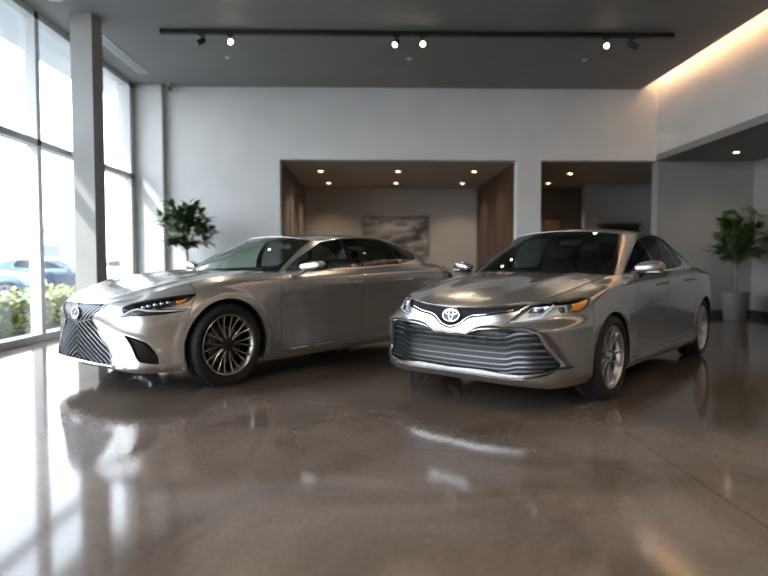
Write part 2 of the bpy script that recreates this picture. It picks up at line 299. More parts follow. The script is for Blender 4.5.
class M:
    """mesh accumulator; car meshes use (x back, y left, z) and are flipped to Blender axes on build"""
    def __init__(s): s.v = []; s.f = []; s.mi = []
    def add(s, v, f, mi=0):
        o = len(s.v); s.v += [tuple(map(float, p)) for p in v]; s.f += [tuple(i+o for i in q) for q in f]; s.mi += [mi]*len(f); return s
    def box(s, a, b, mi=0, bev=0):
        x0, y0, z0 = a; x1, y1, z1 = b
        return s.add([(x0, y0, z0), (x1, y0, z0), (x1, y1, z0), (x0, y1, z0), (x0, y0, z1), (x1, y0, z1), (x1, y1, z1), (x0, y1, z1)],
                     [(0, 3, 2, 1), (4, 5, 6, 7), (0, 1, 5, 4), (1, 2, 6, 5), (2, 3, 7, 6), (3, 0, 4, 7)], mi)
    def lathe(s, prof, axis='z', n=32, c=(0, 0, 0), mi=0, closed=False):
        v = []; k = len(prof)
        for i in range(n):
            t = 2*pi*i/n
            for r, h in prof:
                if axis == 'z': v.append((c[0]+r*cos(t), c[1]+r*sin(t), c[2]+h))
                elif axis == 'y': v.append((c[0]+r*cos(t), c[1]+h, c[2]+r*sin(t)))
                else: v.append((c[0]+h, c[1]+r*cos(t), c[2]+r*sin(t)))
        f = []
        for i in range(n):
            j = (i+1) % n
            for q in range(k-1): f.append((i*k+q, j*k+q, j*k+q+1, i*k+q+1))
            if closed: f.append((i*k+k-1, j*k+k-1, j*k, i*k))
        return s.add(v, f, mi)
    def tube(s, pts, r, n=8, mi=0, flat=1.0, caps=True):
        pts = [Vector(p) for p in pts]; v = []; m = len(pts); rr = r if hasattr(r, '__len__') else [r]*m
        up = Vector((0, 0, 1))
        for i, p in enumerate(pts):
            t = (pts[min(i+1, m-1)]-pts[max(i-1, 0)]).normalized()
            a = t.cross(up)
            if a.length < .1: a = t.cross(Vector((0, 1, 0)))
            a.normalize(); b = a.cross(t)
            for k in range(n):
                th = 2*pi*k/n; v.append(p+a*cos(th)*rr[i]+b*sin(th)*rr[i]*flat)
        f = [(i*n+k, i*n+(k+1) % n, (i+1)*n+(k+1) % n, (i+1)*n+k) for i in range(m-1) for k in range(n)]
        if caps: f += [tuple(range(n))[::-1], tuple((m-1)*n+k for k in range(n))]
        return s.add(v, f, mi)
    def grid(s, P, mi=0, close_u=False, close_v=False):
        P = np.asarray(P); a, b = P.shape[:2]; v = P.reshape(-1, 3); f = []
        for i in range(a if close_u else a-1):
            for j in range(b if close_v else b-1):
                i2 = (i+1) % a; j2 = (j+1) % b; f.append((i*b+j, i2*b+j, i2*b+j2, i*b+j2))
        return s.add(v, f, mi)
    def blob(s, c, r, e=2.5, nu=24, nv=14, fn=None, mi=0):
        P = np.zeros((nu, nv+1, 3))
        for i in range(nu):
            for j in range(nv+1):
                u = 2*pi*i/nu; w = -pi/2+pi*j/nv
                g = lambda t: np.sign(t)*abs(t)**(2/e)
                p = np.array([g(cos(w))*g(cos(u)), g(cos(w))*g(sin(u)), g(sin(w))])*r
                if fn: p = np.array(fn(p))
                P[i, j] = p+np.array(c)
        return s.grid(P, mi, close_u=True)
    def mirror(s):
        n = len(s.v); s.v += [(x, -y, z) for x, y, z in s.v]; f = list(s.f); mi = list(s.mi)
        s.f += [tuple(i+n for i in q[::-1]) for q in f]; s.mi += mi; return s
    def mirrored(s):
        o = M(); o.v = [(x, -y, z) for x, y, z in s.v]; o.f = [q[::-1] for q in s.f]; o.mi = list(s.mi); return o
    def build(s, name, mats, parent=None, smooth=True, bevel=0, car=False, origin=None, ang=40, sub=0, segs=2):
        v = [(-x, y, z) for x, y, z in s.v] if car else s.v
        if origin is not None: v = [(x-origin[0], y-origin[1], z-origin[2]) for x, y, z in v]
        me = bpy.data.meshes.new(name); me.from_pydata(v, [], s.f); me.validate()
        for m in (mats if isinstance(mats, (list, tuple)) else [mats]): me.materials.append(m)
        if len(me.materials) > 1 and len(me.polygons) == len(s.mi): me.polygons.foreach_set('material_index', s.mi)
        import bmesh
        bm = bmesh.new(); bm.from_mesh(me)
        bmesh.ops.remove_doubles(bm, verts=bm.verts, dist=1e-5)
        bmesh.ops.recalc_face_normals(bm, faces=bm.faces)
        bm.to_mesh(me); bm.free()
        if smooth:
            me.shade_smooth() if hasattr(me, 'shade_smooth') else None
            me.set_sharp_from_angle(angle=radians(ang))
        o = bpy.data.objects.new(name, me); link(o, parent)
        if origin is not None: o.location = origin
        if bevel: b = o.modifiers.new('b', 'BEVEL'); b.width = bevel; b.segments = segs; b.limit_method = 'ANGLE'; b.angle_limit = radians(35)
        if sub: b = o.modifiers.new('s', 'SUBSURF'); b.levels = b.render_levels = sub
        return o

# ---------------------------------------------------------------- trimmed panels
def inpoly(p, poly):
    x, y = p[:, 0], p[:, 1]; r = np.zeros(len(p), bool); n = len(poly); j = n-1
    for i in range(n):
        xi, yi = poly[i]; xj, yj = poly[j]
        if yi != yj:
            c = ((yi > y) != (yj > y)) & (x < (xj-xi)*(y-yi)/(yj-yi)+xi); r ^= c
        j = i
    return r
def trim(domain, regions, h, a0=0.0):
    """domain polygon, regions [(name, polygon)] -> verts2d, tris, names per triangle"""
    domain = np.asarray(domain, float); lo = domain.min(0); hi = domain.max(0)
    lines = [np.vstack([domain, domain[:1]])]
    for _, p in regions:
        p = np.clip(np.asarray(p, float), lo, hi); lines.append(np.vstack([p, p[:1]]))
    V = []; E = []; LP = []
    for l in lines:
        q = polyres(l, h*.8); o = len(V); V += [tuple(x) for x in q]; E += [(o+i, o+i+1) for i in range(len(q)-1)]; LP.append(q)
    LP = np.vstack(LP)
    gx = np.arange(lo[0]+h/2, hi[0], h); gy = np.arange(lo[1]+h/2, hi[1], h)
    G = np.array([(x+(h*.5 if k % 2 else 0), y) for k, y in enumerate(gy) for x in gx])
    G = G[inpoly(G, domain)]
    keep = np.ones(len(G), bool); cell = {}
    for q in LP: cell.setdefault((int(q[0]//h), int(q[1]//h)), []).append(q)
    for i, g in enumerate(G):
        cx, cy = int(g[0]//h), int(g[1]//h)
        for dx in (-1, 0, 1):
            for dy in (-1, 0, 1):
                for q in cell.get((cx+dx, cy+dy), ()):
                    if (q[0]-g[0])**2+(q[1]-g[1])**2 < (.45*h)**2: keep[i] = False
    V += [tuple(x) for x in G[keep]]
    r = delaunay_2d_cdt([Vector(v) for v in V], E, [], 0, 1e-5)
    vv = np.array([tuple(v) for v in r[0]]); tr = np.array([t for t in r[2] if len(t) == 3])
    cen = vv[tr].mean(1); name = np.array([''] * len(tr), dtype=object)
    ok = inpoly(cen, domain)
    for n, p in regions:
        m = ok & (name == '') & inpoly(cen, np.clip(np.asarray(p, float), lo, hi)); name[m] = n
    name[~ok] = '_out'
    return vv, tr, name

def panel(surf, vv, tr, mode, name, m, parent, off=0.0, flange=.018, gap=.0022, thick_in=True, seam=True, relief=None):
    """mode 'merge' both halves one mesh, 'split' returns (left,right), 'left' only"""
    if len(tr) == 0: return []
    ids = np.unique(tr); mp = -np.ones(len(vv), int); mp[ids] = range(len(ids)); T = mp[tr]; ab = vv[ids]
    P, N = surf.ev(ab, 0.0)
    A, B, C = P[T[:, 0]], P[T[:, 1]], P[T[:, 2]]
    gn = np.cross(B-A, C-A); flip = (gn*N[T[:, 0]]).sum(1) < 0; T[flip] = T[flip][:, ::-1]
    # boundary
    ed = {}
    for t in T:
        for k in range(3):
            a, b = t[k], t[(k+1) % 3]; ed[(a, b)] = ed.get((a, b), 0)+1
    bd = [(a, b) for (a, b) in ed if (b, a) not in ed]
    bd = [(a, b) for a, b in bd if not (abs(P[a, 1]) < 1e-4 and abs(P[b, 1]) < 1e-4)]
    if mode != 'merge': pass
    inn = np.zeros_like(P)
    for a, b in bd:
        d = np.cross(N[a], P[b]-P[a]); l = np.linalg.norm(d)
        if l > 0: d = d/l; inn[a] += d; inn[b] += d
    l = np.linalg.norm(inn, axis=1, keepdims=True); inn = np.where(l > 1e-6, inn/np.maximum(l, 1e-6), 0)
    if off: P = P+N*off
    P2 = P+inn*gap
    if mode == 'merge':
        cz = np.abs(P[:, 1]) < 1e-4; P2[cz, 1] = 0
    nv = len(P2); V = [P2]; NN = [N]; F = [tuple(t) for t in T]
    if flange:
        bi = sorted({i for e in bd for i in e}); loc = {i: k for k, i in enumerate(bi)}; nb = len(bi)
        q = P2[bi]; qi = q-N[bi]*flange; side = -inn[bi]
        if mode == 'merge':
            cz = np.abs(P[bi, 1]) < 1e-4; qi[cz, 1] = 0
        V += [q, qi]; NN += [side, side]
        for a, b in bd: F.append((nv+loc[b], nv+loc[a], nv+nb+loc[a], nv+nb+loc[b]))
    V = np.vstack(V); NN = np.vstack(NN)
    def mk(V, NN, F, nm):
        me = bpy.data.meshes.new(nm); me.from_pydata((V*[-1, 1, 1]).tolist(), [], [f[::-1] for f in F]); me.materials.append(m)
        me.shade_smooth(); me.normals_split_custom_set_from_vertices((NN*[-1, 1, 1]).tolist())
        return link(bpy.data.objects.new(nm, me), parent)
    Vm = V*[1, -1, 1]; Nm = NN*[1, -1, 1]; Fm = [f[::-1] for f in F]
    if mode == 'merge':
        cz = np.abs(V[:, 1]) < 1e-7; n = len(V); idx = np.arange(n)+n
        idx[cz] = np.arange(n)[cz]; NN = NN.copy(); NN[cz & (np.arange(n) < nv), 1] = 0
        Vall = np.vstack([V, Vm]); Nall = np.vstack([NN, Nm]); Fall = F+[tuple(int(idx[i]) for i in f) for f in Fm]
        return [mk(Vall, Nall, Fall, name)]
    o = [mk(V, NN, F, name)]
    if mode == 'split': o.append(mk(Vm, Nm, Fm, name))
    return o

def strip(S, path, w, hgt, off=0.0, acc=None, taper=None, round_=False):
    """bar laid along a surface path"""
    acc = acc or M(); P, N = S.ev(path, off); T = np.gradient(P, axis=0); T /= np.linalg.norm(T, axis=1, keepdims=True)+1e-9
    B = np.cross(N, T); n = len(P); ww = np.full(n, w) if taper is None else w*np.asarray(taper)
    prof = [(-.5, 0), (-.5, .6), (-.3, 1), (.3, 1), (.5, .6), (.5, 0)]
    G = np.array([[P[i]+B[i]*ww[i]*u+N[i]*hgt*v for u, v in prof] for i in range(n)])
    acc.grid(G, close_v=True); k = len(acc.v)-n*6
    acc.f += [tuple(k+j for j in range(6)), tuple(k+(n-1)*6+j for j in range(6))[::-1]]; acc.mi += [0, 0]
    return acc

class PlanSurf:
    def __init__(s, fz): s.fz = fz
    def ev(s, ab, off=0.0):
        ab = np.atleast_2d(np.asarray(ab, float)); e = .012
        z = s.fz(ab[:, 0], ab[:, 1]); dx = (s.fz(ab[:, 0]+e, ab[:, 1])-s.fz(ab[:, 0]-e, ab[:, 1]))/(2*e); dy = (s.fz(ab[:, 0], ab[:, 1]+e)-s.fz(ab[:, 0], np.maximum(ab[:, 1]-e, 0)))/(e+np.minimum(ab[:, 1], e)+1e-9)
        dy = np.where(ab[:, 1] < 1e-4, 0, dy); dx = np.clip(dx, -1.2, 1.2); dy = np.clip(dy, -1.2, 1.2)
        N = np.stack([-dx, -dy, np.ones(len(z))], 1); N /= np.linalg.norm(N, axis=1, keepdims=True)
        P = np.stack([ab[:, 0], ab[:, 1], z], 1); return P+N*off, N
# ---------------------------------------------------------------- cars
BLK = mat('black_plastic', (.012, .012, .013), .45)
GLOSSBLK = mat('gloss_black', (.006, .006, .007), .12, coat=.6)
CHROME = mat('chrome', (.78, .78, .80), .08, 1)
SATIN = mat('satin_silver', (.42, .43, .45), .28, 1)
DKCHROME = mat('dark_chrome', (.15, .16, .175), .30, 1)
BARM = mat('satin_bar', (.42, .43, .46), .35, 1)
RUBBER = noisy(mat('tyre_rubber', (.012, .012, .013), .7), (.009, .009, .010), (.018, .018, .019), 40)
RIMB = mat('machined_rim', (.56, .55, .54), .26, 1)
RIMDK = mat('rim_pocket', (.05, .05, .055), .35, .6)
RIMA = mat('silver_rim', (.66, .66, .68), .28, .9)
DISC = mat('brake_steel', (.20, .20, .21), .4, 1)
LINER = mat('wheel_well', (.008, .008, .009), .85)
LENS = glass('lamp_lens', (.97, .98, 1.0))
CARGLASS = glass('tinted_car_glass', (.42, .50, .47)); CLEARGLASS = glass('green_car_glass', (.78, .90, .85)); CLEARSIDE = glass('green_side_glass', (.50, .58, .54), refl=.8)
SIDEGLASS = glass('privacy_car_glass', (.22, .25, .24), refl=.6)
AMBER = mat('amber_plastic', (.95, .30, .03), .18, 0, coat=.8, emit=(1, .28, .02), es=.0)
REFLECTOR = mat('lamp_reflector', (.85, .86, .9), .12, 1)
WHITEPL = mat('daylight_strip', (.9, .93, .97), .25, 0, coat=.5)
REDLENS = mat('tail_lamp_red', (.35, .01, .01), .12, 0, coat=1)
SEATM = noisy(mat('cabin_leather', (.03, .03, .032), .5), (.022, .022, .024), (.04, .04, .043), 30)
SEATL = noisy(mat('cabin_leather_light', (.05, .045, .04), .5), (.04, .036, .032), (.06, .054, .048), 30)
CABIN = mat('cabin_trim', (.02, .02, .022), .6)
def paint(name, c1, c2):
    m = mat(name, c1, .27, .82, coat=1.0, coat_rough=.015); nt = m.node_tree; N = nt.nodes; L = nt.links; b = N['Principled BSDF']
    tc = N.new('ShaderNodeTexCoord'); vo = N.new('ShaderNodeTexVoronoi'); vo.inputs['Scale'].default_value = 900
    mx = N.new('ShaderNodeMix'); mx.data_type = 'RGBA'; mx.inputs[6].default_value = (*c1, 1); mx.inputs[7].default_value = (*c2, 1)
    L.new(tc.outputs['Object'], vo.inputs['Vector']); L.new(vo.outputs['Color'], mx.inputs[0]); L.new(mx.outputs[2], b.inputs['Base Color']); return m
PAINT = {'A': paint('bronze_grey_paint', (.38, .362, .345), (.47, .45, .43)), 'B': paint('silver_paint', (.64, .605, .57), (.76, .72, .68))}

def wheel_meshes(kind):
    rb, R = (.246, .334) if kind == 'A' else (.268, .364)
    t = M()
    prof = [(rb-.006, -.022), (rb+.004, -.004), (rb+.02, .006), (R-.05, .012), (R-.022, .004), (R-.008, -.012), (R, -.04)]
    for g in (-.075, -.112, -.149): prof += [(R, g+.006), (R-.008, g+.004), (R-.008, g-.004), (R, g-.006)]
    prof += [(R, -.185), (R-.008, -.213), (R-.04, -.228), (rb, -.215), (rb-.02, -.18), (rb-.02, -.05)]
    t.lathe(prof, 'y', 72, closed=True); ty = t
    r = M()
    r.lathe([(rb-.018, -.20), (rb-.03, -.14), (rb-.034, -.06), (rb-.02, -.022), (rb-.012, -.008), (rb-.002, -.001), (rb+.004, -.005), (rb+.002, -.022)], 'y', 72, mi=0)
    if kind == 'B':
        for k in range(10):
            for sg in (-1, 1):
                a0 = 2*pi*k/10+sg*.05; a1 = 2*pi*k/10+sg*.155
                G = []
                for i in range(9):
                    q = i/8; rr = .045+(rb-.018-.045)*q; a = a0+(a1-a0)*q**1.1; h = -.030-.016*sin(pi*q)+.018*q
                    w = .0075+.0035*q; c, s_ = cos(a), sin(a)
                    G.append([(rr*c-s_*u*w, h+hh, rr*s_+c*u*w) for u, hh in ((-1, -.03), (-.75, -.003), (0, .002), (.75, -.003), (1, -.03))])
                r.grid(G, 0, close_v=True)
        r.lathe([(.0, -.024), (.05, -.026), (.066, -.036), (.07, -.08)], 'y', 40, mi=1)
        nl, cap = 5, .033
    else:
        for k in range(10):
            a = 2*pi*k/10+.15; twin = k % 2; G = []
            for i in range(9):
                q = i/8; rr = .04+(rb-.018-.04)*q; h = -.028-.014*sin(pi*q)+.016*q; aa = a+(.07 if twin else -.07)*(1-.3*q)
                w = .0085+.0065*q; c, s_ = cos(aa), sin(aa)
                G.append([(rr*c-s_*u*w, h+hh, rr*s_+c*u*w) for u, hh in ((-1, -.03), (-.8, -.002), (-.15, .0), (0, -.006), (.15, .0), (.8, -.002), (1, -.03))])
            r.grid(G, 0, close_v=True)
        r.lathe([(.0, -.022), (.045, -.024), (.06, -.032), (.064, -.08)], 'y', 40, mi=0)
        nl, cap = 5, .03
    n_ = []
    for k in range(nl):
        a = 2*pi*(k+.5)/nl; n_.append(M()); n_[-1].lathe([(0, -.018), (.008, -.018), (.009, -.04)], 'y', 10, c=(.048*cos(a), 0, .048*sin(a)))
    d = M(); d.lathe([(.06, -.085), (.155, -.088), (.165, -.09), (.165, -.11), (.06, -.11)], 'y', 56, mi=0)
    d.lathe([(.0, -.125), (rb-.04, -.125)], 'y', 48, mi=1)
    G = [[(rr*cos(t), h, rr*sin(t)) for rr, h in ((.10, -.07), (.172, -.07), (.178, -.12), (.10, -.12))] for t in np.linspace(-.55, .55, 9)]
    d.grid(G, 2, close_v=True)
    cp = M(); cp.lathe([(0, -.014), (cap*.6, -.015), (cap*.95, -.019), (cap, -.03)], 'y', 28)
    return dict(tyre=ty, rim=r, nuts=n_, disc=d, cap=cp, R=R)
WM = {}
def wheels(root, kind, c):
    w = wheel_meshes(kind); first = None; yo = .885 if kind == 'A' else .905
    for x in (0, c['WB']):
        for sg in (1, -1):
            loc = (-x, sg*yo, w['R'])
            if first is None:
                o = w['rim'].build('wheel', [RIMB if kind == 'B' else RIMA, RIMDK], root, car=True, ang=35)
                ch = [w['tyre'].build('tyre', RUBBER, o, car=True, ang=50), *[q.build('wheel_nut', RIMDK, o, car=True) for q in w['nuts']],
                      w['disc'].build('brake_disc', [DISC, LINER, BLK], o, car=True), w['cap'].build('hub_cap', RIMDK if kind == 'B' else RIMA, o, car=True)]
                o['label'] = 'multi-spoke dark and machined alloy wheel' if kind == 'B' else 'ten-spoke silver alloy wheel'
                first = (o, ch)
            else:
                o = link(first[0].copy(), root)
                for k in first[1]: link(k.copy(), o)
            o.location = loc; o.rotation_euler = (0, .23*(1 if x else -.4), 0 if sg > 0 else pi)
            o.rotation_euler = (0, 0, 0 if sg > 0 else pi)

def ellipse_ring(c, ey, ez, n, ry, rz, r, acc, k=40, flat=.6):
    c = np.array(c); P = [c+ey*ry*cos(t)+ez*rz*sin(t) for t in np.linspace(0, 2*pi, k+1)[:-1]]
    G = []
    for i in range(k):
        t = np.array(P[(i+1) % k])-np.array(P[i-1]); t /= np.linalg.norm(t); b = np.cross(n, t)
        G.append([P[i]+b*r*cos(a)+n*r*flat*sin(a) for a in np.linspace(0, 2*pi, 9)[:-1]])
    return acc.grid(G, close_u=True, close_v=True)

def build_car(kind, label):
    X, Y, ang = POSE[kind]; c = define(kind); S = c['body']; G = c['ring']; P_ = PAINT[kind]; Fe = FEAT[kind]
    root = empty('sedan', (X, Y, 0), radians(ang)+pi, label, 'car')
    A = lambda n: np.array(Fe[n])
    H_ = .024
    mir = lambda p: p
    xz = S.xz
    def a_line(pts, lo=-9, hi=9): return xz(pts, lo, hi)
    # --- wheel openings
    regs = []
    arch_paths = []
    for (ax, az, r) in c['arches']:
        zb = S.P[np.abs(S.P[:, 40, 0]-ax).argmin(), 0, 2]
        th0 = np.arcsin(np.clip((az-zb-.02)/r, -1, 1)); th = np.linspace(pi+th0, -th0, 40)
        q = xz([(ax+r*cos(t), az+r*sin(t)) for t in th], ax-.8, ax+.8); arch_paths.append(q.copy())
        q = np.vstack([[q[0, 0], -.01], q, [q[-1, 0], -.01]]); regs.append(('_arch', q))
    ctop = VH+.01
    def between(l0, l1):    # region between two lines given bottom to top
        l0 = np.asarray(l0, float).copy(); l1 = np.asarray(l1, float).copy()
        return np.vstack([[l0[0, 0], -.01], l0, [l0[-1, 0], ctop], [l1[-1, 0], ctop], l1[::-1], [l1[0, 0], -.01]])
    if kind == 'A':
        regs += [('amber', A('amber')), ('headlight', A('headlight')), ('upper_grille', A('upper_grille')), ('lower_grille', np.vstack([A('lower_grille')]))]
        seam = xz([(-.37, .20), (-.375, .50), (-.37, .66), (-.35, .74), (-.33, .80)], -.9, .3)
        d1 = xz([(.50, .30), (.49, .5), (.50, .7), (.52, .85), (.56, .965)]); d2 = xz([(1.38, .31), (1.37, .6), (1.38, .85), (1.40, .98)])
        d3 = xz([(2.22, .32), (2.28, .42), (2.38, .56), (2.44, .72), (2.44, .88), (2.40, 1.0)])
        rock = xz([(.3, .285), (.5, .288), (1.4, .30), (2.22, .315), (2.5, .33)])
        rs = xz([(2.9, .62), (3.15, .60), (3.3, .62)], 2.6, 3.4); tail = [(3.33, .78), (3.40, .66), (3.60, .66), (3.72, .72), (3.72, .86), (3.6, .90), (3.45, .88)]
    else:
        regs += [('amber', A('amber')), ('headlight', A('headlight')), ('grille', A('grille')), ('fog_opening', A('fog'))]
        seam = xz([(-.415, .20), (-.42, .45), (-.405, .60), (-.36, .70), (-.30, .80), (-.29, .86)], -1, .3)
        d1 = xz([(.585, .28), (.58, .5), (.58, .75), (.585, .85), (.60, .96)]); d2 = xz([(1.75, .29), (1.75, .6), (1.75, .85), (1.77, 1.0)])
        d3 = xz([(2.40, .30), (2.50, .45), (2.58, .62), (2.66, .78), (2.68, .92), (2.64, 1.04)])
        rock = xz([(.3, .265), (.585, .268), (1.75, .28), (2.40, .295), (2.7, .32)])
        rs = xz([(3.2, .62), (3.4, .60), (3.6, .62)], 2.9, 3.7); tail = None
    regs.append(('front_bumper', between([(0, 0)], seam)))
    rk = np.vstack([[rock[0, 0], -.01], rock, [rock[-1, 0], -.01]]); regs.append(('rocker_panel', rk))
    regs += [('front_fender', between(seam, d1)), ('front_door', between(d1, d2)), ('rear_door', between(d2, d3))]
    a_r = xz([(c['WB']+.30, .6)])[0, 0]; aS = S.S
    rl = A_tail(S, c)
    regs += [('tail_light', rl['tail']), ('rear_bumper', np.array([(a_r, -.01), (a_r, rl['bb']), (aS+.01, rl['bb']), (aS+.01, -.01)])),
             ('trunk_panel', np.array([(rl['at'], rl['bb']), (rl['at'], ctop), (aS+.01, ctop), (aS+.01, rl['bb'])]))]
    regs.append(('rear_fender', between(d3, [(aS+.01, .1), (aS+.01, .2)])))
    dom = [(0, 0), (S.S, 0), (S.S, VH), (0, VH)]
    vv, tr, nm = trim(dom, regs, H_)
    sel = lambda *n: tr[np.isin(nm, n)]
    parts = {}
    def lab(os, t):
        for o in os: o['label'] = t
    panel(S, vv, sel('front_bumper'), 'merge', 'front_bumper', P_, root, gap=.0025)
    for n in ('front_fender', 'rear_fender', 'rocker_panel'): parts[n] = panel(S, vv, sel(n), 'split', n, P_, root, gap=.0025)
    for n in ('front_door', 'rear_door'): parts[n] = panel(S, vv, sel(n), 'split', n, P_, root, gap=.0045)
    panel(S, vv, sel('rear_bumper'), 'merge', 'rear_bumper', P_, root, gap=.0025)
    panel(S, vv, sel('trunk_panel'), 'merge', 'trunk_panel', P_, root, gap=.0025)
    tl = panel(S, vv, sel('tail_light'), 'split', 'tail_light', REDLENS, root, gap=.001)
    # --- headlights
    hd = panel(S, vv, sel('headlight', 'amber'), 'split', 'headlight', mat('lamp_bezel', (.72, .75, .80), .4, .3) if kind == 'A' else mat('dark_lamp_bezel', (.07, .075, .085), .25, .7), root, off=-.05, gap=-.005, flange=-.046)
    for k, o in enumerate(hd):
        pass
    def half(fn):       # build the same sub-part for both lamps
        for k, o in enumerate(hd):
            a = fn(); a = a if k == 0 else a.mirrored(); yield o, a
    def pan2(sel_, name, m, off, gap, flange):
        os = panel(S, vv, sel_, 'split', name, m, root, off=off, gap=gap, flange=flange)
        for o, h in zip(os, hd): o.parent = h
        return os
    am = pan2(sel('amber'), 'turn_signal', AMBER, -.014, .001, .03); lab(am, 'amber turn signal lens')
    pan2(sel('headlight', 'amber'), 'headlight_lens', LENS, .0, .002, .012)
    sm = lambda p, n=24: smoothline(p, n)
    if kind == 'A':
        hl = A('headlight')
        def refl():
            m_ = M(); q = A('led_box1'); cen = q.mean(0)
            for (u0, u1) in (uu,):
                a, b, c_, d = q[0], q[2], q[3], q[4]
                lerp = lambda s_, t_: (1-t_)*((1-s_)*a+s_*b)+t_*((1-s_)*d+s_*c_)
                ring = [lerp(s_, t_) for s_, t_ in ((u0, .08), (u1, .08), (u1, .92), (u0, .92))]
                Po, N = S.ev(ring, -.012); Pi, _ = S.ev([p*.6+np.mean(ring, 0)*.4 for p in ring], -.04)
                m_.add(list(Po)+list(Pi), [(0, 1, 5, 4), (1, 2, 6, 5), (2, 3, 7, 6), (3, 0, 4, 7), (4, 5, 6, 7)])
            return m_
        for uu in ((0, .46), (.54, 1)):
          for o, m_ in half(refl): m_.build('reflector', REFLECTOR, o, car=True, smooth=False)
        def drl():
            m_ = M(); lo = A('headlight')[[0, 15, 14, 13, 12]]+[0, .016]
            strip(S, sm(lo[:4] if True else lo, 24), .011, .008, -.018, m_); sp = A('lamp_split'); strip(S, sm([sp[0]+[0, .004], sp[1]], 10), .014, .010, -.02, m_); return m_
        for o, m_ in half(drl): m_.build('daylight_strip', WHITEPL, o, car=True)
        def proj_():
            mid = (A('headlight')[6]*.5+A('headlight')[13]*.5); Pp, N = S.ev([mid+[d_-.03, .004]], -.045); return M().blob(Pp[0], (.024, .024, .024), 2)
        for d_ in (-.04, .045):
            for o, m_ in half(proj_): m_.build('projector', GLOSSBLK, o, car=True)
        # --- grilles
        panel(S, vv, sel('upper_grille'), 'merge', 'upper_grille', LINER, root, off=-.03, gap=-.004, flange=-.028)
        bk = panel(S, vv, sel('lower_grille'), 'merge', 'lower_grille', BLK, root, off=-.06, gap=-.004, flange=-.058)[0]; bk['label'] = 'black lower grille opening with silver slats'
        ug = A('upper_grille'); e = ug[5:14].copy(); e[:, 1] += np.linspace(.022, .024, len(e)); e[:, 0] *= .97; e = np.vstack([e[:-1], [[0, e[-1, 1]]]])
        m_ = strip(S, sm(e, 60), .007, .012, -.016); m_.mirror().build('grille_accent', CHROME, root, car=True)
        lg = A('lower_grille'); m_ = M(); bars = []
        bb = np.linspace(lg[-1, 1]+.02, .455, 8)
        for k, b0 in enumerate(bb):
            aa = np.linspace(0, 1.1, 221); wv = .012*np.tanh((aa-.50)/.035)
            pts = np.stack([aa, b0+wv-.012+.0*aa], 1); inside = inpoly(pts, np.vstack([[(-.01, lg[0, 1])], lg, [(-.01, lg[-1, 1])]]))
            run = []; 
            for p, i_ in zip(pts, inside):
                if i_: run.append(p)
                elif run:
                    if len(run) > 8: bars.append(np.array(run))
                    run = []
            if len(run) > 8: bars.append(np.array(run))
        for b_ in bars:
            tp = np.interp(b_[:, 0], [0, .40, .55, 1.1], [.55, .6, 1.25, 1.1]); strip(S, b_[::3],   .017, .009, -.034, m_, taper=tp[::3])
        m_.mirror().build('grille_slats', DKCHROME, bk, car=True)
        m_ = M()       # small upright dividers of the centre block
        for a_ in np.arange(.065, .42, .115):
            q = [(a_, b_) for b_ in np.linspace(bb[-3], bb[-1]-.01, 8)]; strip(S, q, .010, .010, -.036, m_)
        q = [(a_, (bb[-2]+bb[-1])/2) for a_ in np.linspace(0, .42, 20)]; strip(S, q, .006, .008, -.036, m_)
        q = [(a_, (bb[-3]+bb[-2])/2-.004) for a_ in np.linspace(0, .46, 20)]; strip(S, q, .006, .008, -.036, m_)
        m_.mirror().build('grille_dividers', BLK, bk, car=True)
        fo = A('frame_out'); li = A('lower_grille')[2:13]
        inn = sm(li, 60); outp = sm(fo, 60); Pi, Ni = S.ev(inn, -.010); Po, No = S.ev(outp, .004); Pm, Nm = S.ev(inn*.45+outp*.55, .008)
        m_ = M(); m_.grid(np.stack([S.ev(inn, -.05)[0], Pi, Pm, Po, S.ev(outp, -.004)[0]], 1)); m_.mirror().build('grille_frame', mat('grey_satin_frame', (.20, .20, .21), .3, .9), root, car=True)
        bl = float(S.xz([(-.3, .285)], -.8, 0)[0, 1]); cp = A('corner_piece')
        q = sm([(0, .085), (.2, .085), (.45, .08), (cp[0, 0]-.01, cp[0, 1]-.01)], 40); m_ = strip(S, q, .014, .010, 0)
        m_.mirror().build('bumper_lip', SATIN, root, car=True)
        q = sm(cp, 30)
        for sg_ in (1, -1): m_ = strip(S, q, .016, .006, 0); m_ = m_ if sg_ > 0 else m_.mirrored(); m_.build('bumper_corner_trim', BLK, root, car=True)
        em_a, em_z, ry, rz = 0, .684, .074, .047
    else:
        for o, m_ in half(lambda: strip(S, sm(A('drl'), 40), .012, .012, -.008)): m_.build('daylight_strip', WHITEPL, o, car=True)
        def proj_():
            Pp, N = S.ev([pq], -.03); return M().blob(Pp[0], (.019, .019, .017), 2)
        for pq in A('projectors'):
            for o, m_ in half(proj_): m_.build('projector', REFLECTOR, o, car=True)
        def bz():
            m_ = M(); h_ = A('headlight'); strip(S, sm(h_[[0, 1, 2, 3, 4, 5, 6, 7, 8]]-[0, .010], 30), .008, .008, -.012, m_)
            strip(S, sm(h_[[24, 23, 22, 21, 20, 19, 18]]+[0, .006], 30), .006, .006, -.004, m_); return m_
        for o, m_ in half(bz): m_.build('lamp_bezel', GLOSSBLK, o, car=True)
        gb = panel(S, vv, sel('grille'), 'merge', 'grille', BLK, root, off=-.05, gap=-.004, flange=-.048)[0]; gb['label'] = 'hourglass-shaped black grille with fine slanted bars'
        gp = np.vstack([[(-.01, A('grille')[0, 1])], A('grille'), [(-.01, A('grille')[-1, 1])]]); sp = A('grille_split')
        m_ = M()
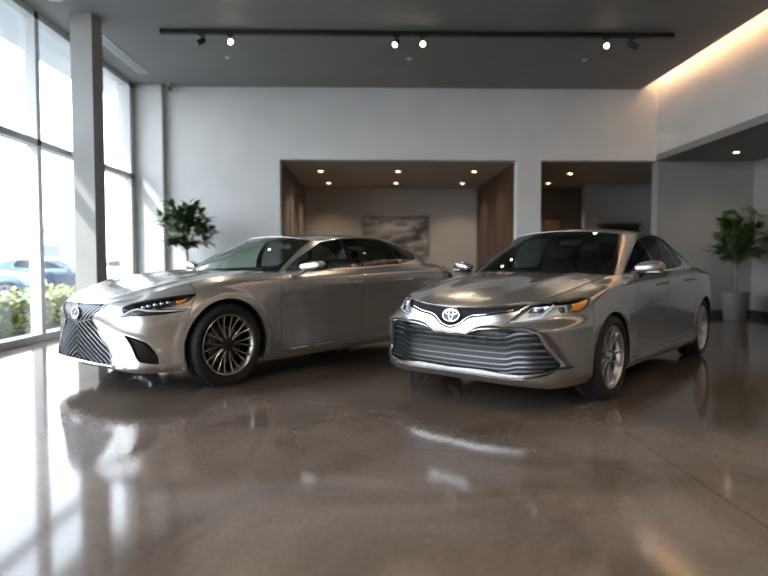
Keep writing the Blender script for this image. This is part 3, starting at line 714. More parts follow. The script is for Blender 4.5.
        def clipline(p0, d, cond):
            t = np.linspace(0, 1.2, 241); pts = np.array(p0)+t[:, None]*np.array(d); i_ = inpoly(pts, gp) & cond(pts)
            run = []
            for p, k in zip(pts, i_):
                if k: run.append(p)
                elif run: break
            if len(run) > 5: strip(S, np.array(run)[::2] if len(run) > 12 else np.array(run), .0095, .020, -.030, m_)
        yb = lambda a_: sp[0, 1]+(sp[1, 1]-sp[0, 1])*np.clip(a_/sp[1, 0], 0, 1)
        for k in range(13):       # lower fan
            b0 = .79-.060*k; th = radians(-41+.6*k); clipline((0.001 if b0 < sp[0, 1] else 0, b0), (cos(th), sin(th)), lambda p: (p[:, 1] < yb(p[:, 0])-.004) & (p[:, 0] >= 0))
        for k in range(1, 14):
            pass
        for k in range(-12, 15):      # upper block
            a0 = .050*k; th = radians(53); clipline((a0, sp[0, 1]-.05), (cos(th), sin(th)), lambda p: (p[:, 1] > yb(p[:, 0])+.004) & (p[:, 0] >= 0))
        strip(S, sm([(0, sp[0, 1]), sp[1]], 16), .008, .016, -.026, m_)
        m_.mirror().build('grille_mesh', BARM, gb, car=True)
        g_ = A('grille'); m_ = strip(S, sm(g_[[0, 1]], 20), .007, .010, -.003); strip(S, sm(g_[1:9], 60), .007, .010, -.003, m_)
        m_.mirror().build('grille_frame', CHROME, root, car=True)
        q = sm(np.vstack([[(0, g_[-1, 1]-.006)], g_[9]-[0, .006], g_[8]+[.0, -.012], g_[8]+[.03, -.014]]), 50); strip(S, q, .016, .016, 0).mirror().build('bumper_lip', CHROME, root, car=True)
        for sg_ in (1, -1):
            m_ = strip(S, sm(A('chrome_low'), 40), .018, .016, 0); m_ = m_ if sg_ > 0 else m_.mirrored(); m_.build('bumper_trim', CHROME, root, car=True)
        fg = panel(S, vv, sel('fog_opening'), 'split', 'air_intake', BLK, root, off=-.06, gap=-.004, flange=-.058)
        fp = A('fog')
        for k_, o in enumerate(fg):
            m_ = M(); lo, hi = fp.min(0), fp.max(0)
            for ii in range(26):
                for sgn in (1, -1):
                    t = np.linspace(0, .4, 81); pts = np.array([lo[0]-.15+.022*ii, lo[1] if sgn > 0 else hi[1]])+t[:, None]*np.array([.7, .7*sgn])
                    i_ = inpoly(pts, fp); rr = pts[i_]
                    if len(rr) > 5: strip(S, rr[::4] if len(rr) > 16 else rr, .004, .006, -.03, m_)
            m_ = m_ if k_ == 0 else m_.mirrored(); m_.build('intake_mesh', BLK, o, car=True)
            m_ = strip(S, sm(fp[[0, 11, 10, 9, 8]], 30), .006, .006, -.002); m_ = m_ if k_ == 0 else m_.mirrored(); m_.build('intake_trim', SATIN, o, car=True)
        q = A('chrome_sill')
        for sg_ in (1, -1):
            m_ = strip(S, sm(q, 50), .016, .014, 0, taper=np.interp(range(50), [0, 5, 49], [.5, 1.3, .9])); m_ = m_ if sg_ > 0 else m_.mirrored(); m_.build('sill_trim', CHROME, root, car=True)
        em_a, em_z, ry, rz = 0, .655, .064, .048
    # --- emblem
    eb = np.interp(em_z, S.P[0, :, 2], S.b); Pc, Nc = S.ev([(0, eb)], .002 if kind == 'B' else .004); Pc = Pc[0]; n = Nc[0]; ey = np.array([0, 1., 0]); ez = np.cross(n, ey); ez = ez if ez[2] > 0 else -ez
    if kind == 'A': Pc = Pc-n*.012
    pl = M(); G_ = [[Pc-n*.03+ey*ry*s_*cos(t)+ez*rz*s_*sin(t)+n*hh for t in np.linspace(0, 2*pi, 41)[:-1]] for s_, hh in ((1.12, 0), (1.1, .022), (1.0, .028), (.5, .029), (.01, .029))]
    pl.grid(G_, close_v=True); eo = pl.build('emblem', mat('emblem_base', (.05, .05, .055), .4), root, car=True); eo['label'] = 'oval emblem in the middle of the grille'
    m_ = M(); ellipse_ring(Pc, ey, ez, n, ry, rz, .0045, m_)
    if kind == 'A':
        ellipse_ring(Pc+ez*rz*.42, ey, ez, n, ry*.72, rz*.34, .004, m_); ellipse_ring(Pc+ez*rz*.06, ey, ez, n, ry*.26, rz*.82, .004, m_)
    else:   # slanted open L stroke (read from the front, the car's left is the reader's right)
        f_ = lambda u, v: Pc+ey*u*ry+ez*v*rz
        pts = [f_(.42, .80), f_(.25, .45), f_(-.02, .0), f_(-.30, -.42), f_(-.34, -.52), f_(-.1, -.56), f_(.35, -.55), f_(.72, -.52)]
        m_.tube(pts, [.002, .0035, .0045, .005, .005, .0045, .0035, .002], 8)
    m_.build('emblem_mark', CHROME, eo, car=True)
    # --- wheel arch lips, liners
    k_ = 0
    for (ax, az, r), q in zip(c['arches'], arch_paths):
        for sg in (1, -1):
            m_ = M(); Po, No = S.ev(q, -.004); Pi = Po.copy(); Pi[:, 1] = .52
            rad = np.stack([Po[:, 0]-ax, Po[:, 2]-az], 1); 
            Pm = Po.copy(); Pm[:, 1] -= .03
            m_.grid(np.stack([Po, Pm, Pi], 1)); b0 = len(m_.v); cc = len(q)
            m_.add([tuple(p) for p in Pi], [tuple(range(cc))]); m_ = m_ if sg > 0 else m_.mirrored(); m_.build('wheel_arch_liner', LINER, root, car=True)
    # --- hood, roof, trunk lid
    top = c['top']; rb_ = c['ringbase']; nf = c['nfront']; keyA = G.keys[nf]
    iA = np.argmin(np.abs(G.a-keyA)); xA = rb_[iA, 0]; iT = np.argmin(np.abs(top[:, 0]-xA)+(np.arange(len(top)) > len(top)*.6)*9)
    def ex(x, y, u):
        w_ = np.clip((x+.95)/.5, 0, 1)*np.clip((.75-x)/.3, 0, 1)
        return w_*(.010*np.exp(-((u-.62)/.10)**2)-.006*np.exp(-((u-.38)/.16)**2)) if kind == 'A' else w_*(.010*np.exp(-((u-.70)/.10)**2)-.004*np.exp(-((u-.45)/.15)**2))
    hz = lambda x, y: c['hood_z'](x, y)+ex(np.asarray(x), y, np.clip(np.abs(y)/np.maximum(np.interp(x, top[:iT+1, 0], top[:iT+1, 1]), 1e-3), 0, 1))
    HS = PlanSurf(hz)
    dom = np.vstack([top[:iT+1, :2], rb_[iA::-1, :2][1:]]); dom[:, 1] = np.maximum(dom[:, 1], 0)
    v2, t2, n2 = trim(dom, [('hood', dom)], .03); panel(HS, v2, t2[n2 == 'hood'], 'merge', 'hood', P_, root, flange=.02, gap=.0025)
    RS = PlanSurf(c['roof_z']); g = c['rooftop'][:, :2].copy(); g[:, 1] = np.maximum(g[:, 1], 0)
    v2, t2, n2 = trim(g, [('roof', g)], .03); ro = panel(RS, v2, t2[n2 == 'roof'], 'merge', 'roof_panel', P_, root, flange=.01, gap=.0)
    keyC = G.keys[nf+c['nside']-1]; iC = np.argmin(np.abs(G.a-keyC)); xC = rb_[iC, 0]; half_ = len(top)//2; iD = half_+np.argmin(np.abs(top[half_:, 0]-xC))
    dom = np.vstack([top[iD:, :2], rb_[iC:, :2][::-1]]); dom[:, 1] = np.maximum(dom[:, 1], 0)
    v2, t2, n2 = trim(dom, [('deck', dom)], .035); panel(PlanSurf(c['deck_z']), v2, t2[n2 == 'deck'], 'merge', 'trunk_lid', P_, root, flange=.02, gap=.002)
    # --- glasshouse
    GH = .45; k = G.keys
    aw = k[nf-1]+(.02 if kind == 'A' else .02)
    ws_poly = [(-.01, .012), (aw*.7, .012), (aw-.01, .016), (aw+.0, .10), (aw-.02, .30), (aw-.035, .405), (aw-.06, .432), (aw*.6, .438), (-.01, .438)]
    frit = [(-.01, -.01), (aw+.045, -.01), (aw+.03, .15), (aw-.005, .35), (aw-.02, .452), (-.01, .452)]
    dlo = A('dlo'); dc_ = dlo.mean(0)
    def shrink(p, d):
        p = sm(np.vstack([p, p[:1]]), 120)[:-1]; q = np.roll(p, -1, 0)-np.roll(p, 1, 0); q /= np.linalg.norm(q, axis=1, keepdims=True)+1e-9; nn_ = np.stack([-q[:, 1], q[:, 0]], 1)
        if ((dc_-p)*nn_).sum() < 0: nn_ = -nn_
        return p+nn_*d
    dlo[:, 1] = np.clip(dlo[:, 1], .004, .44); dl0 = shrink(dlo, 0); dl1 = shrink(dlo, .012)
    gx = lambda x: G.xz([(x, 1.1)])[0, 0]
    if kind == 'A': p1, p2, w1 = [(1.42, 1.02), (1.36, 1.34)], [(2.14, 1.02), (2.02, 1.36)], .035
    else: p1, p2, w1 = [(1.76, 1.03), (1.70, 1.33)], [(2.62, 1.06), (2.42, 1.36)], .035
    def pillar(p, w):
        q = G.xz(p); return [(q[0, 0]-w, -.01), (q[0, 0]+w, -.01), (q[1, 0]+w, .46), (q[1, 0]-w, .46)]
    aR = G.S; rear_w = [(aR+.01, .02), (k[-3]-.06, .02), (k[-4]-.02, .06), (k[-4]-.05, .40), (k[-3]-.1, .43), (aR+.01, .435)]
    q1 = G.xz(p1); q2 = G.xz(p2)
    frontw = [(dlo[:, 0].min()-.05, -.01), (q1[0, 0], -.01), (q1[1, 0], .46), (dlo[:, 0].min()-.05, .46)]
    rearw = [(q1[0, 0], -.01), (q2[0, 0], -.01), (q2[1, 0], .46), (q1[1, 0], .46)]
    regs = [('windshield', ws_poly), ('frit', frit)]
    gd = [(0, 0), (G.S, 0), (G.S, GH), (0, GH)]
    cuts = [('_c1', pillar(p1, w1)), ('_c2', pillar(p2, .018)), ('_f', frontw), ('_r', rearw), ('_d1', dl1), ('_d0', dl0), ('rear_window', rear_w)]
    v3, t3, n3 = trim(gd, regs+cuts, .022)
    cen = v3[t3].mean(1); cl = lambda p: np.clip(np.array(p, float), (0, 0), (G.S, GH))
    inn = lambda p: inpoly(cen, cl(p)); ins1 = inpoly(cen, dl1); ins0 = inpoly(cen, dl0); outd = n3 == '_out'
    base = np.array(['pillar']*len(t3), dtype=object)
    base[inn(rear_w)] = 'rear_window'; base[inn(frit)] = 'frit'; base[inn(ws_poly)] = 'windshield'
    base[ins0] = 'trim'; base[ins1] = 'quarter'; base[ins1 & inn(rearw)] = 'rear_side'; base[ins1 & inn(frontw)] = 'front_side'; base[ins1 & inn(cuts[0][1])] = 'bpillar'; base[ins1 & inn(cuts[1][1])] = 'divider'
    base[outd] = '_out'
    gs = lambda n_: t3[base == n_]
    panel(G, v3, gs('pillar'), 'merge', 'roof_pillars', P_, root, flange=.01, gap=0)
    panel(G, v3, gs('frit'), 'merge', 'windshield_surround', GLOSSBLK, root, off=-.002, flange=.01, gap=0)
    panel(G, v3, gs('windshield'), 'merge', 'windshield', CARGLASS if kind == 'A' else CLEARGLASS, root, flange=0, gap=0)
    panel(G, v3, gs('rear_window'), 'merge', 'rear_window', CARGLASS, root, flange=0, gap=0)
    for n_, nm_, m__ in (('front_side', 'front_side_window', SIDEGLASS if kind == 'A' else CLEARSIDE), ('rear_side', 'rear_side_window', SIDEGLASS), ('quarter', 'quarter_window', SIDEGLASS), ('bpillar', 'door_pillar', GLOSSBLK), ('divider', 'window_divider', GLOSSBLK), ('trim', 'window_trim', CHROME)):
        panel(G, v3, gs(n_), 'split', nm_, m__, root, off=.003 if n_ == 'trim' else -.001, flange=.006 if n_ in ('trim', 'bpillar', 'divider') else 0, gap=0)
    # --- mirrors
    mc = np.array((.64, .95, 1.035) if kind == 'A' else (.90, 1.01, 1.045)); mr = (.070, .116, .060) if kind == 'A' else (.062, .125, .044)
    for sg, door in ((1, parts['front_door'][0]), (-1, parts['front_door'][1])):
        fl = lambda m_: m_ if sg > 0 else m_.mirrored()
        def sh(p):
            x, y, z = p; t = y/mr[1]; x = x*(1 if x > 0 else 1.0)+.025*t; z = z*(1-.18*max(0, -t))+(.008*t if kind == 'A' else .012*t); x = min(x, .055)
            return (x, y, z*(.85 if z < 0 else 1))
        m_ = M().blob(mc, mr, 2.7 if kind == 'A' else 3.4, 32, 18, sh); mo = fl(m_).build('side_mirror', P_, root, car=True); mo.parent = root
        g_ = M(); gp_ = [mc+np.array([.0575+.025*.0, .10*cos(t), .042*sin(t)]) for t in np.linspace(0, 2*pi, 33)[:-1]]; g_.add(gp_, [tuple(range(32))]); fl(g_).build('mirror_glass', mat('mirror_silver', (.9, .9, .9), .02, 1), mo, car=True)
        base_ = np.array((.56, .865, .96)) if kind == 'A' else np.array((.74, .875, .945))
        end = mc+np.array([.0, -.06, -.045]) if kind == 'A' else mc+np.array([-.0, -.07, -.03])
        am_ = M().tube([base_, base_*.5+end*.5+np.array([0, 0, -.012]), end], [.030, .024, .030] if kind == 'A' else [.026, .018, .022], 12, flat=.8); fl(am_).build('mirror_arm', BLK if kind == 'A' else P_, mo, car=True)
        lo = M().blob(mc+np.array([.0, -.005, -mr[2]*.72]), (mr[0]*.82, mr[1]*.9, .014), 3, 24, 8); fl(lo).build('mirror_base', BLK, mo, car=True)
        ts = M().tube([mc+np.array([-.055+.0*t+.02*t*t, .10*t, -.034]) for t in np.linspace(-.3, .95, 10)], .0055, 8) if kind == 'A' else M().tube([mc+np.array([-.050+.02*t*t, .10*t, .0]) for t in np.linspace(-.6, .95, 10)], .004, 8)
        fl(ts).build('mirror_signal', WHITEPL, mo, car=True)
    # --- handles
    hx = ((1.13, 1.33, .885), (2.08, 2.28, .90)) if kind == 'A' else ((1.50, 1.70, .862), (2.42, 2.62, .875))
    for (x0, x1, z), dn in zip(hx, ('front_door', 'rear_door')):
        for sg, door in ((1, parts[dn][0]), (-1, parts[dn][1])):
            q = S.xz(np.stack([np.linspace(x0, x1, 16), np.full(16, z)+np.linspace(-.004, .008, 16)], 1)); Pp, N = S.ev(q); hh = .040*np.sin(np.pi*np.linspace(.04, .96, 16))**.4; Pp = Pp+N*hh[:, None]
            m_ = M().tube(Pp, [.010]+[.0165]*14+[.010], 10, flat=.8); m_ = m_ if sg > 0 else m_.mirrored(); m_.build('door_handle', P_ if kind == 'A' else CHROME, door, car=True)
    # --- underbody, cabin
    o_ = S.P[:, 6, :2]; poly = [(x, max(y-.10, 0)) for x, y in o_[::4]]
    ar = c['arches']; poly2 = []
    for x, y in poly:
        y2 = min(y, .58) if any(abs(x-a[0]) < a[2]+.03 for a in ar) else y
        poly2.append((x+(.06 if x < 0 else -.06 if x > 3.3 else 0), y2))
    full = poly2+[(x, -y) for x, y in poly2[::-1]]; n = len(full); m_ = M()
    zb_ = .205; m_.add([(x, y, zb_) for x, y in full]+[(x, y, .33) for x, y in full], [tuple(range(n))[::-1], tuple(range(n, 2*n))]+[(i, (i+1) % n, n+(i+1) % n, n+i) for i in range(n)]); m_.build('underbody', LINER, root, car=True, smooth=False)
    b0 = rb_[max(iA-6, 0):iC+8]; ring_ = [(x, y-.07) for x, y, _ in b0[::5]]; zc_ = [z for _, _, z in b0[::5]]
    m_ = M(); G_ = [[(x, y, zz-.03), (x, y-.05, .62), (x, y-.12, .36)] for (x, y), zz in zip(ring_, zc_)]; m_.grid(G_); m_.mirror()
    x0, x1 = ring_[0][0], ring_[-1][0]; m_.box((x0, -.6, .34), (x1, .6, .36)); m_.build('cabin_lining', CABIN, root, car=True)
    x0 = k[0]; 
    if kind == 'A': fx, rx, dx_ = 1.45, 2.25, .62
    else: fx, rx, dx_ = 1.75, 2.65, .92
    sm_ = SEATM if kind == 'A' else SEATL
    ds = M(); prof = [(-.34, .93), (-.1, .965), (.02, .95), (.06, .88), (.04, .7), (-.1, .6)]
    ds.grid([[(dx_+px, y, pz-.02*(y/.68)**2) for px, pz in prof] for y in np.linspace(-.69, .69, 15)]); ds.build('dashboard', CABIN, root, car=True)
    sw = M(); t_ = np.linspace(0, 2*pi, 33); cx_, cy_, cz_ = dx_+.20, .36, .83
    sw.tube([(cx_-.06*sin(a)*1.0, cy_+.185*cos(a), cz_+.175*sin(a)) for a in t_], .014, 8); sw.tube([(cx_, cy_-.17, cz_), (cx_, cy_+.17, cz_)], .018, 8); sw.tube([(cx_, cy_, cz_), (cx_-.18, cy_, cz_-.08)], .03, 8); sw.build('steering_wheel', CABIN, root, car=True)
    for (sx, ys, wd) in ((fx, (.36, -.36), .25), (rx, (.36, -.36), .30)):
        for yy in ys:
            st_ = M().blob((sx-.05, yy, .50), (.26, wd, .12), 4, 24, 12); st_.blob((sx+.22, yy, .78), (.09, wd*.96, .34), 4, 24, 12, lambda p: (p[0]+.28*p[2], p[1]*(1-.25*max(0, p[2])), p[2])); so = st_.build('seat', sm_, root, car=True)
            hr = M().blob((sx+.335, yy, 1.17), (.045, .12, .075), 3.5, 20, 12); hr.tube([(sx+.31, yy-.05, 1.05), (sx+.33, yy-.05, 1.15)], .008, 6); hr.tube([(sx+.31, yy+.05, 1.05), (sx+.33, yy+.05, 1.15)], .008, 6); hr.build('headrest', sm_, so, car=True)
    rmx, rmz = (1.2, 1.29) if kind == 'A' else (1.45, 1.27)
    M().blob((rmx, 0, rmz), (.015, .12, .035), 4).tube([(rmx, 0, rmz), (rmx-.06, 0, rmz+.07)], .01, 6).build('rear_view_mirror', BLK, root, car=True)
    wheels(root, kind, c)
    return root
def A_tail(S, c):
    aS = S.S; q = S.xz([(c['WB']+.62, .80)], c['WB']+.3, 9)[0]
    return dict(bb=.40, at=aS-.62, tail=np.array([(q[0]-.10, .54), (q[0]+.05, .50), (aS-.35, .52), (aS-.35, .66), (q[0]+.05, .68), (q[0]-.10, .64)]))
# ---------------------------------------------------------------- showroom
XL, YB, ZC, ZS, XU, XR, YF = -4.55, 11.6, 4.46, 3.075, 5.62, 7.58, -7.0
WALL = noisy(mat('painted_wall', (.6, .6, .59), .6), (.70, .70, .69), (.75, .75, .74), 1.2, 3, bump=0)
WARMW = noisy(mat('warm_wall', (.3, .28, .25), .6), (.50, .475, .445), (.54, .51, .48), 1.5)
CEIL = noisy(mat('grey_ceiling', (.14, .14, .14), .7), (.22, .215, .21), (.245, .24, .235), 1.0)
FRAME = mat('white_aluminium', (.62, .63, .64), .4)
BASEB = mat('dark_baseboard', (.03, .03, .032), .5)
PANE = glass('window_glass', (.97, .985, .99))
WOOD = noisy(mat('walnut_panel', (.12, .06, .035), .45), (.05, .024, .014), (.105, .054, .033), 3, 6, stretch=(6, 6, .6), dist=.6)
TRACK = mat('track_black', (.01, .01, .01), .5)
def warm(name, s, col=(1, .78, .52)): return mat(name, (.8, .8, .8), .5, emit=col, es=s)

def floor_mat():
    m = mat('polished_concrete', (.2, .17, .14), .12, coat=.0); nt = m.node_tree; N = nt.nodes; L = nt.links; b = N['Principled BSDF']
    tc = N.new('ShaderNodeTexCoord')
    n1 = N.new('ShaderNodeTexNoise'); n1.inputs['Scale'].default_value = .9; n1.inputs['Detail'].default_value = 8; n1.inputs['Roughness'].default_value = .62; n1.inputs['Distortion'].default_value = .8
    n2 = N.new('ShaderNodeTexNoise'); n2.inputs['Scale'].default_value = 38; n2.inputs['Detail'].default_value = 5
    L.new(tc.outputs['Object'], n1.inputs['Vector']); L.new(tc.outputs['Object'], n2.inputs['Vector'])
    cr = N.new('ShaderNodeValToRGB'); e = cr.color_ramp.elements; e[0].position = .36; e[0].color = (.100, .076, .060, 1); e[1].position = .64; e[1].color = (.185, .147, .119, 1)
    L.new(n1.outputs[0], cr.inputs[0])
    mx = N.new('ShaderNodeMix'); mx.data_type = 'RGBA'; mx.blend_type = 'OVERLAY'; mx.inputs[0].default_value = .35; L.new(cr.outputs[0], mx.inputs[6]); L.new(n2.outputs[0], mx.inputs[7])
    # saw-cut joints on a 3.65 m grid
    sp = N.new('ShaderNodeSeparateXYZ'); L.new(tc.outputs['Object'], sp.inputs[0])
    def joint(out, off):
        a = N.new('ShaderNodeMath'); a.operation = 'ADD'; a.inputs[1].default_value = off; L.new(out, a.inputs[0])
        w = N.new('ShaderNodeMath'); w.operation = 'PINGPONG'; w.inputs[1].default_value = 1.825; L.new(a.outputs[0], w.inputs[0])
        g = N.new('ShaderNodeMath'); g.operation = 'LESS_THAN'; g.inputs[1].default_value = .0035; L.new(w.outputs[0], g.inputs[0]); return g
    jx = joint(sp.outputs[0], 2.03); jy = joint(sp.outputs[1], 1.825); jm = N.new('ShaderNodeMath'); jm.operation = 'MAXIMUM'; L.new(jx.outputs[0], jm.inputs[0]); L.new(jy.outputs[0], jm.inputs[1])
    m2 = N.new('ShaderNodeMix'); m2.data_type = 'RGBA'; m2.inputs[7].default_value = (.03, .025, .02, 1); L.new(jm.outputs[0], m2.inputs[0]); L.new(mx.outputs[2], m2.inputs[6]); L.new(m2.outputs[2], b.inputs['Base Color'])
    mr = N.new('ShaderNodeMapRange'); mr.inputs[1].default_value = .3; mr.inputs[2].default_value = .7; mr.inputs[3].default_value = .085; mr.inputs[4].default_value = .115; L.new(n1.outputs[0], mr.inputs[0]); L.new(mr.outputs[0], b.inputs['Roughness'])
    b.inputs['Specular IOR Level'].default_value = .55; b.inputs['IOR'].default_value = 1.5
    return m
def struct(name, a, b, m, bevel=0):
    o = M().box(a, b).build(name, m, smooth=False, bevel=bevel); o['kind'] = 'structure'; return o
def structm(name, mm, m):
    o = mm.build(name, m, smooth=False); o['kind'] = 'structure'; return o
struct('floor', (XL-.25, YF-.2, -.12), (XR+.2, 16.3, 0), floor_mat())
struct('ceiling', (XL-.2, YF-.2, ZC), (5.30, YB+.2, ZC+.2), CEIL)
structm('ceiling_alcove', M().box((-2.1, YB+.25, ZS), (XR+.2, 16.3, ZS+.15)), mat('alcove_ceiling', (.46, .43, .40), .7))
structm('ceiling_recess', M().box((XU, YF-.2, ZS), (XR+.2, YB+.25, ZS+.12)), mat('recess_ceiling', (.22, .21, .205), .7))
# back wall with two openings
o1, o2, o3, o4 = -1.77, 2.87, 3.34, 5.66
w = M(); w.box((XL-.2, YB, 0), (o1, YB+.25, ZC+.2)); w.box((o1, YB, ZS), (XU+.2, YB+.25, ZC+.2)); w.box((o2, YB, 0), (o3, YB+.25, ZS)); structm('wall_back', w, WALL)
DIMW = noisy(mat('dimmed_wall_paint', (.45, .44, .42), .6), (.33, .315, .30), (.36, .345, .33), 1.2, 3, bump=0); UPW = noisy(mat('upper_wall_paint', (.6, .58, .55), .6), (.56, .545, .52), (.60, .585, .56), 1.2, 3)  # recess wall colour darkened to stand for the weaker light there
struct('wall_back_right', (o4, YB, 0), (XR+.2, YB+.25, ZS), DIMW)
struct('wall_upper_right', (XU, YF, ZS+.12), (XU+.2, YB, ZC+.42), UPW)
struct('wall_right', (XR, YF, 0), (XR+.2, YB, ZS), DIMW)
struct('wall_front', (XL-.2, YF-.2, 0), (XR+.2, YF, ZC+.2), noisy(mat('front_wall', (.3, .28, .26), .6), (.42, .34, .27), (.48, .39, .31), 1))  # unseen wall added behind the camera, warm for the car paint to reflect
struct('trim_cove', (4.9, YF, ZC+.42), (XU+.2, YB+.2, ZC+.5), WALL); struct('trim_cove_back', (4.85, YF, ZC+.2), (4.9, YB+.2, ZC+.5), WALL)
struct('trim_pilaster', (XL, YB-.14, 0), (-3.98, YB, ZC), WALL)
struct('trim_column', (-4.08, 8.24, 0), (-3.79, 8.56, ZC), noisy(mat('grey_column_paint', (.35, .35, .34), .6), (.36, .36, .35), (.40, .40, .39), 1.5))
b = M(); b.box((-3.98, YB-.02, 0), (o1, YB, .12)); structm('baseboard_back', b, BASEB)
b = M(); b.box((o4, YB-.03, 0), (XR, YB, .13)); structm('baseboard_back_right', b, BASEB)
struct('baseboard_right', (XR-.03, YF, 0), (XR, YB-.03, .13), BASEB)
# alcove and corridor
struct('wall_alcove_back', (-2.0, 16.0, 0), (o2+.12, 16.2, ZS), WARMW)
struct('wall_alcove_left', (o1-.2, YB+.25, 0), (o1, 16.0, ZS), noisy(mat('taupe_wall', (.2, .17, .15), .6), (.26, .225, .20), (.29, .25, .22), 2))
w = M(); w.box((o2, YB+.25, 0), (o2+.10, 16.0, ZS)); 
for k in range(1, 5): w.box((o2-.006, YB+.25+k*.86, 0), (o2, YB+.262+k*.86, ZS))
structm('wall_wood', w, WOOD)
struct('wall_corridor_back', (o2+.1, 16.0, 0), (XR, 16.2, ZS), mat('corridor_wall', (.36, .345, .33), .6))
struct('wall_corridor_right', (5.45, 15.0, 0), (XR, 15.2, ZS), mat('corridor_wall_light', (.48, .475, .46), .6))
struct('wall_corridor_end', (XR, YB+.25, 0), (XR+.2, 16.2, ZS), WARMW)
for k, y in enumerate((13.0, 14.4)): struct('trim_%d' % (k+1), (o1, y, 0), (o1+.03, y+.35, 2.75), mat('pale_panel', (.36, .33, .30), .5))
# glazed left wall
g = M(); ys = [-6.7, -5.0, -3.3, -1.6, .1, 1.75, 3.4, 5.0, 6.6, 8.21, 9.9]; x0, x1 = XL-.11, XL
fr = M()
for y in ys: fr.box((x0, y-.05, .10), (x1+.04, y+.05, ZC-.0))
fr.box((x0, YB-.32, .1), (x1+.04, YB-.14, ZC)); fr.box((x0, YF, .1), (x1+.04, YF+.2, ZC))
fr.box((x0, YF, 0), (x1+.05, YB, .10)); fr.box((x0, YF, ZC-.09), (x1+.04, YB, ZC)); fr.box((x0, YF, 2.66), (x1+.04, YB, 2.75))
structm('window_1', fr, FRAME)
struct('window_2', (XL-.075, YF, .1), (XL-.065, YB, ZC-.09), PANE)
struct('wall_left', (XL-.2, YB-.30, 0), (XL-.11, YB+.2, ZC+.2), WALL)
struct('trim_eave', (XL-1.1, YF, ZC+.05), (XL-.2, YB+.6, ZC+.45), FRAME)

# ---- track lighting and downlights
tk = M().box((-3.06, 8.76, ZC-.062), (4.48, 8.84, ZC-.002)).build('lighting_track', TRACK, smooth=False, bevel=.004)
tag(tk, 'long black lighting track fixed across the grey ceiling', 'light track')
def spot(name, loc, target, power, col=(1, .82, .6), size=80, blend=.6, rad=.04, parent=None):
    l = bpy.data.lights.new(name, 'SPOT'); l.energy = power; l.color = col; l.spot_size = radians(size); l.spot_blend = blend; l.shadow_soft_size = rad
    o = bpy.data.objects.new(name, l); o.location = loc; d = Vector(target)-Vector(loc); o.rotation_euler = d.to_track_quat('-Z', 'Y').to_euler(); link(o)
    if parent: o.parent = parent; o.matrix_parent_inverse = parent.matrix_world.inverted() if False else Matrix.Translation(-parent.location)
    return o
heads = [(206, (-5, 6, 1.8), 0, 'black track spotlight turned away at the left end of the track'), (234, (-.4, 1.5, 1.1), 1, 'lit track spotlight second from the left end, above the silver sedan'),
         (396, (-1.0, 4.0, .8), 1, 'lit track spotlight, left one of the middle pair'), (422, (.6, 2.5, .9), 1, 'lit track spotlight, right one of the middle pair'),
         (604, (2.0, 3.0, .9), 1, 'lit track spotlight above the bronze-grey sedan'), (630, (6.5, 6, 1.5), 0, 'black track spotlight turned away at the right end of the track')]
for px, tg, lit, lb in heads:
    x = (px-371)/590*8.8; r = empty('track_spotlight', (x, 8.8, ZC-.062), 0, lb, 'spotlight', 'spotlights on the black ceiling track')
    M().box((-.05, -.03, -.02), (.05, .03, 0)).build('adapter', TRACK, r, smooth=False)
    p = Vector((0, 0, -.10)); d = (Vector(tg)-Vector((x, 8.8, ZC-.16))).normalized(); a = p-d*.06; e = p+d*.10
    M().tube([(0, 0, -.01), (0, 0, -.07)], .012, 8).build('stem', TRACK, r)
    body = M().tube([a, a+d*.01, e-d*.004, e], [.026, .04, .042, .039], 20); body.build('lamp_housing', TRACK, r)
    M().tube([e-d*.002, e+d*.002], .034, 20).build('lamp_face', warm('lit_spot_face', 22) if lit else mat('unlit_spot_face', (.05, .05, .05), .3), r)
    if lit: spot('spot_beam', tuple(Vector((x, 8.8, ZC-.062))+e+d*.02), tg, 20, parent=r)
def down(x, y, z, power, lb, grp, es=7, size=.058):
    r = empty('downlight', (x, y, z), 0, lb, 'downlight', grp)
    M().lathe([(size, .0), (size+.022, -.001), (size+.024, -.006), (size-.004, -.008), (size-.008, .0)], 'z', 32).build('trim_ring', FRAME, r)
    M().lathe([(0, -.003), (size, -.003)], 'z', 32).build('lamp_face', warm('downlight_face_%g' % es, es), r)
    if power: spot('downlight_beam', (x, y, z-.02), (x, y, 0), power, (1, .80, .58), 120, .8, .07, parent=r)
pos = {}
for row, yy, nm in ((172, 13.05, 'front'), (184, 15.0, 'rear')):
    for px, wh in ((321, 'left'), (398, 'middle'), (474, 'right')) if row == 172 else ((329, 'left'), (396, 'middle'), (462, 'right')):
        down((px-371)/590*yy, yy, ZS, 42, '%s recessed downlight in the %s row of the alcove ceiling' % (wh, nm), 'downlights in the alcove ceiling')
down((570-371)/590*13.3, 13.3, ZS, 55, 'right recessed downlight in the dim corridor ceiling', 'downlights in the corridor ceiling')
down((548-371)/590*14.9, 14.9, ZS, 55, 'left, farther recessed downlight in the dim corridor ceiling', 'downlights in the corridor ceiling')
down((738-371)/590*10.65, 10.65, ZS, 16, 'recessed downlight in the low ceiling over the right-hand potted tree', None)
down(6.6, 5.5, ZS, 20, 'recessed downlight in the low right ceiling, nearer the camera', None)
for k, (x, y, wh) in enumerate(((-2.6, 1.5, 'left'), (1.0, 1.5, 'middle'), (4.2, 1.5, 'right'), (-2.6, -3, 'rear left'), (1.0, -3, 'rear middle'), (4.2, -3, 'rear right'))): down(x, y, ZC, 130, 'added warm fill downlight behind the camera, %s one' % wh, 'added fill downlights behind the camera')  # unseen lamps added behind the camera for warm fill light
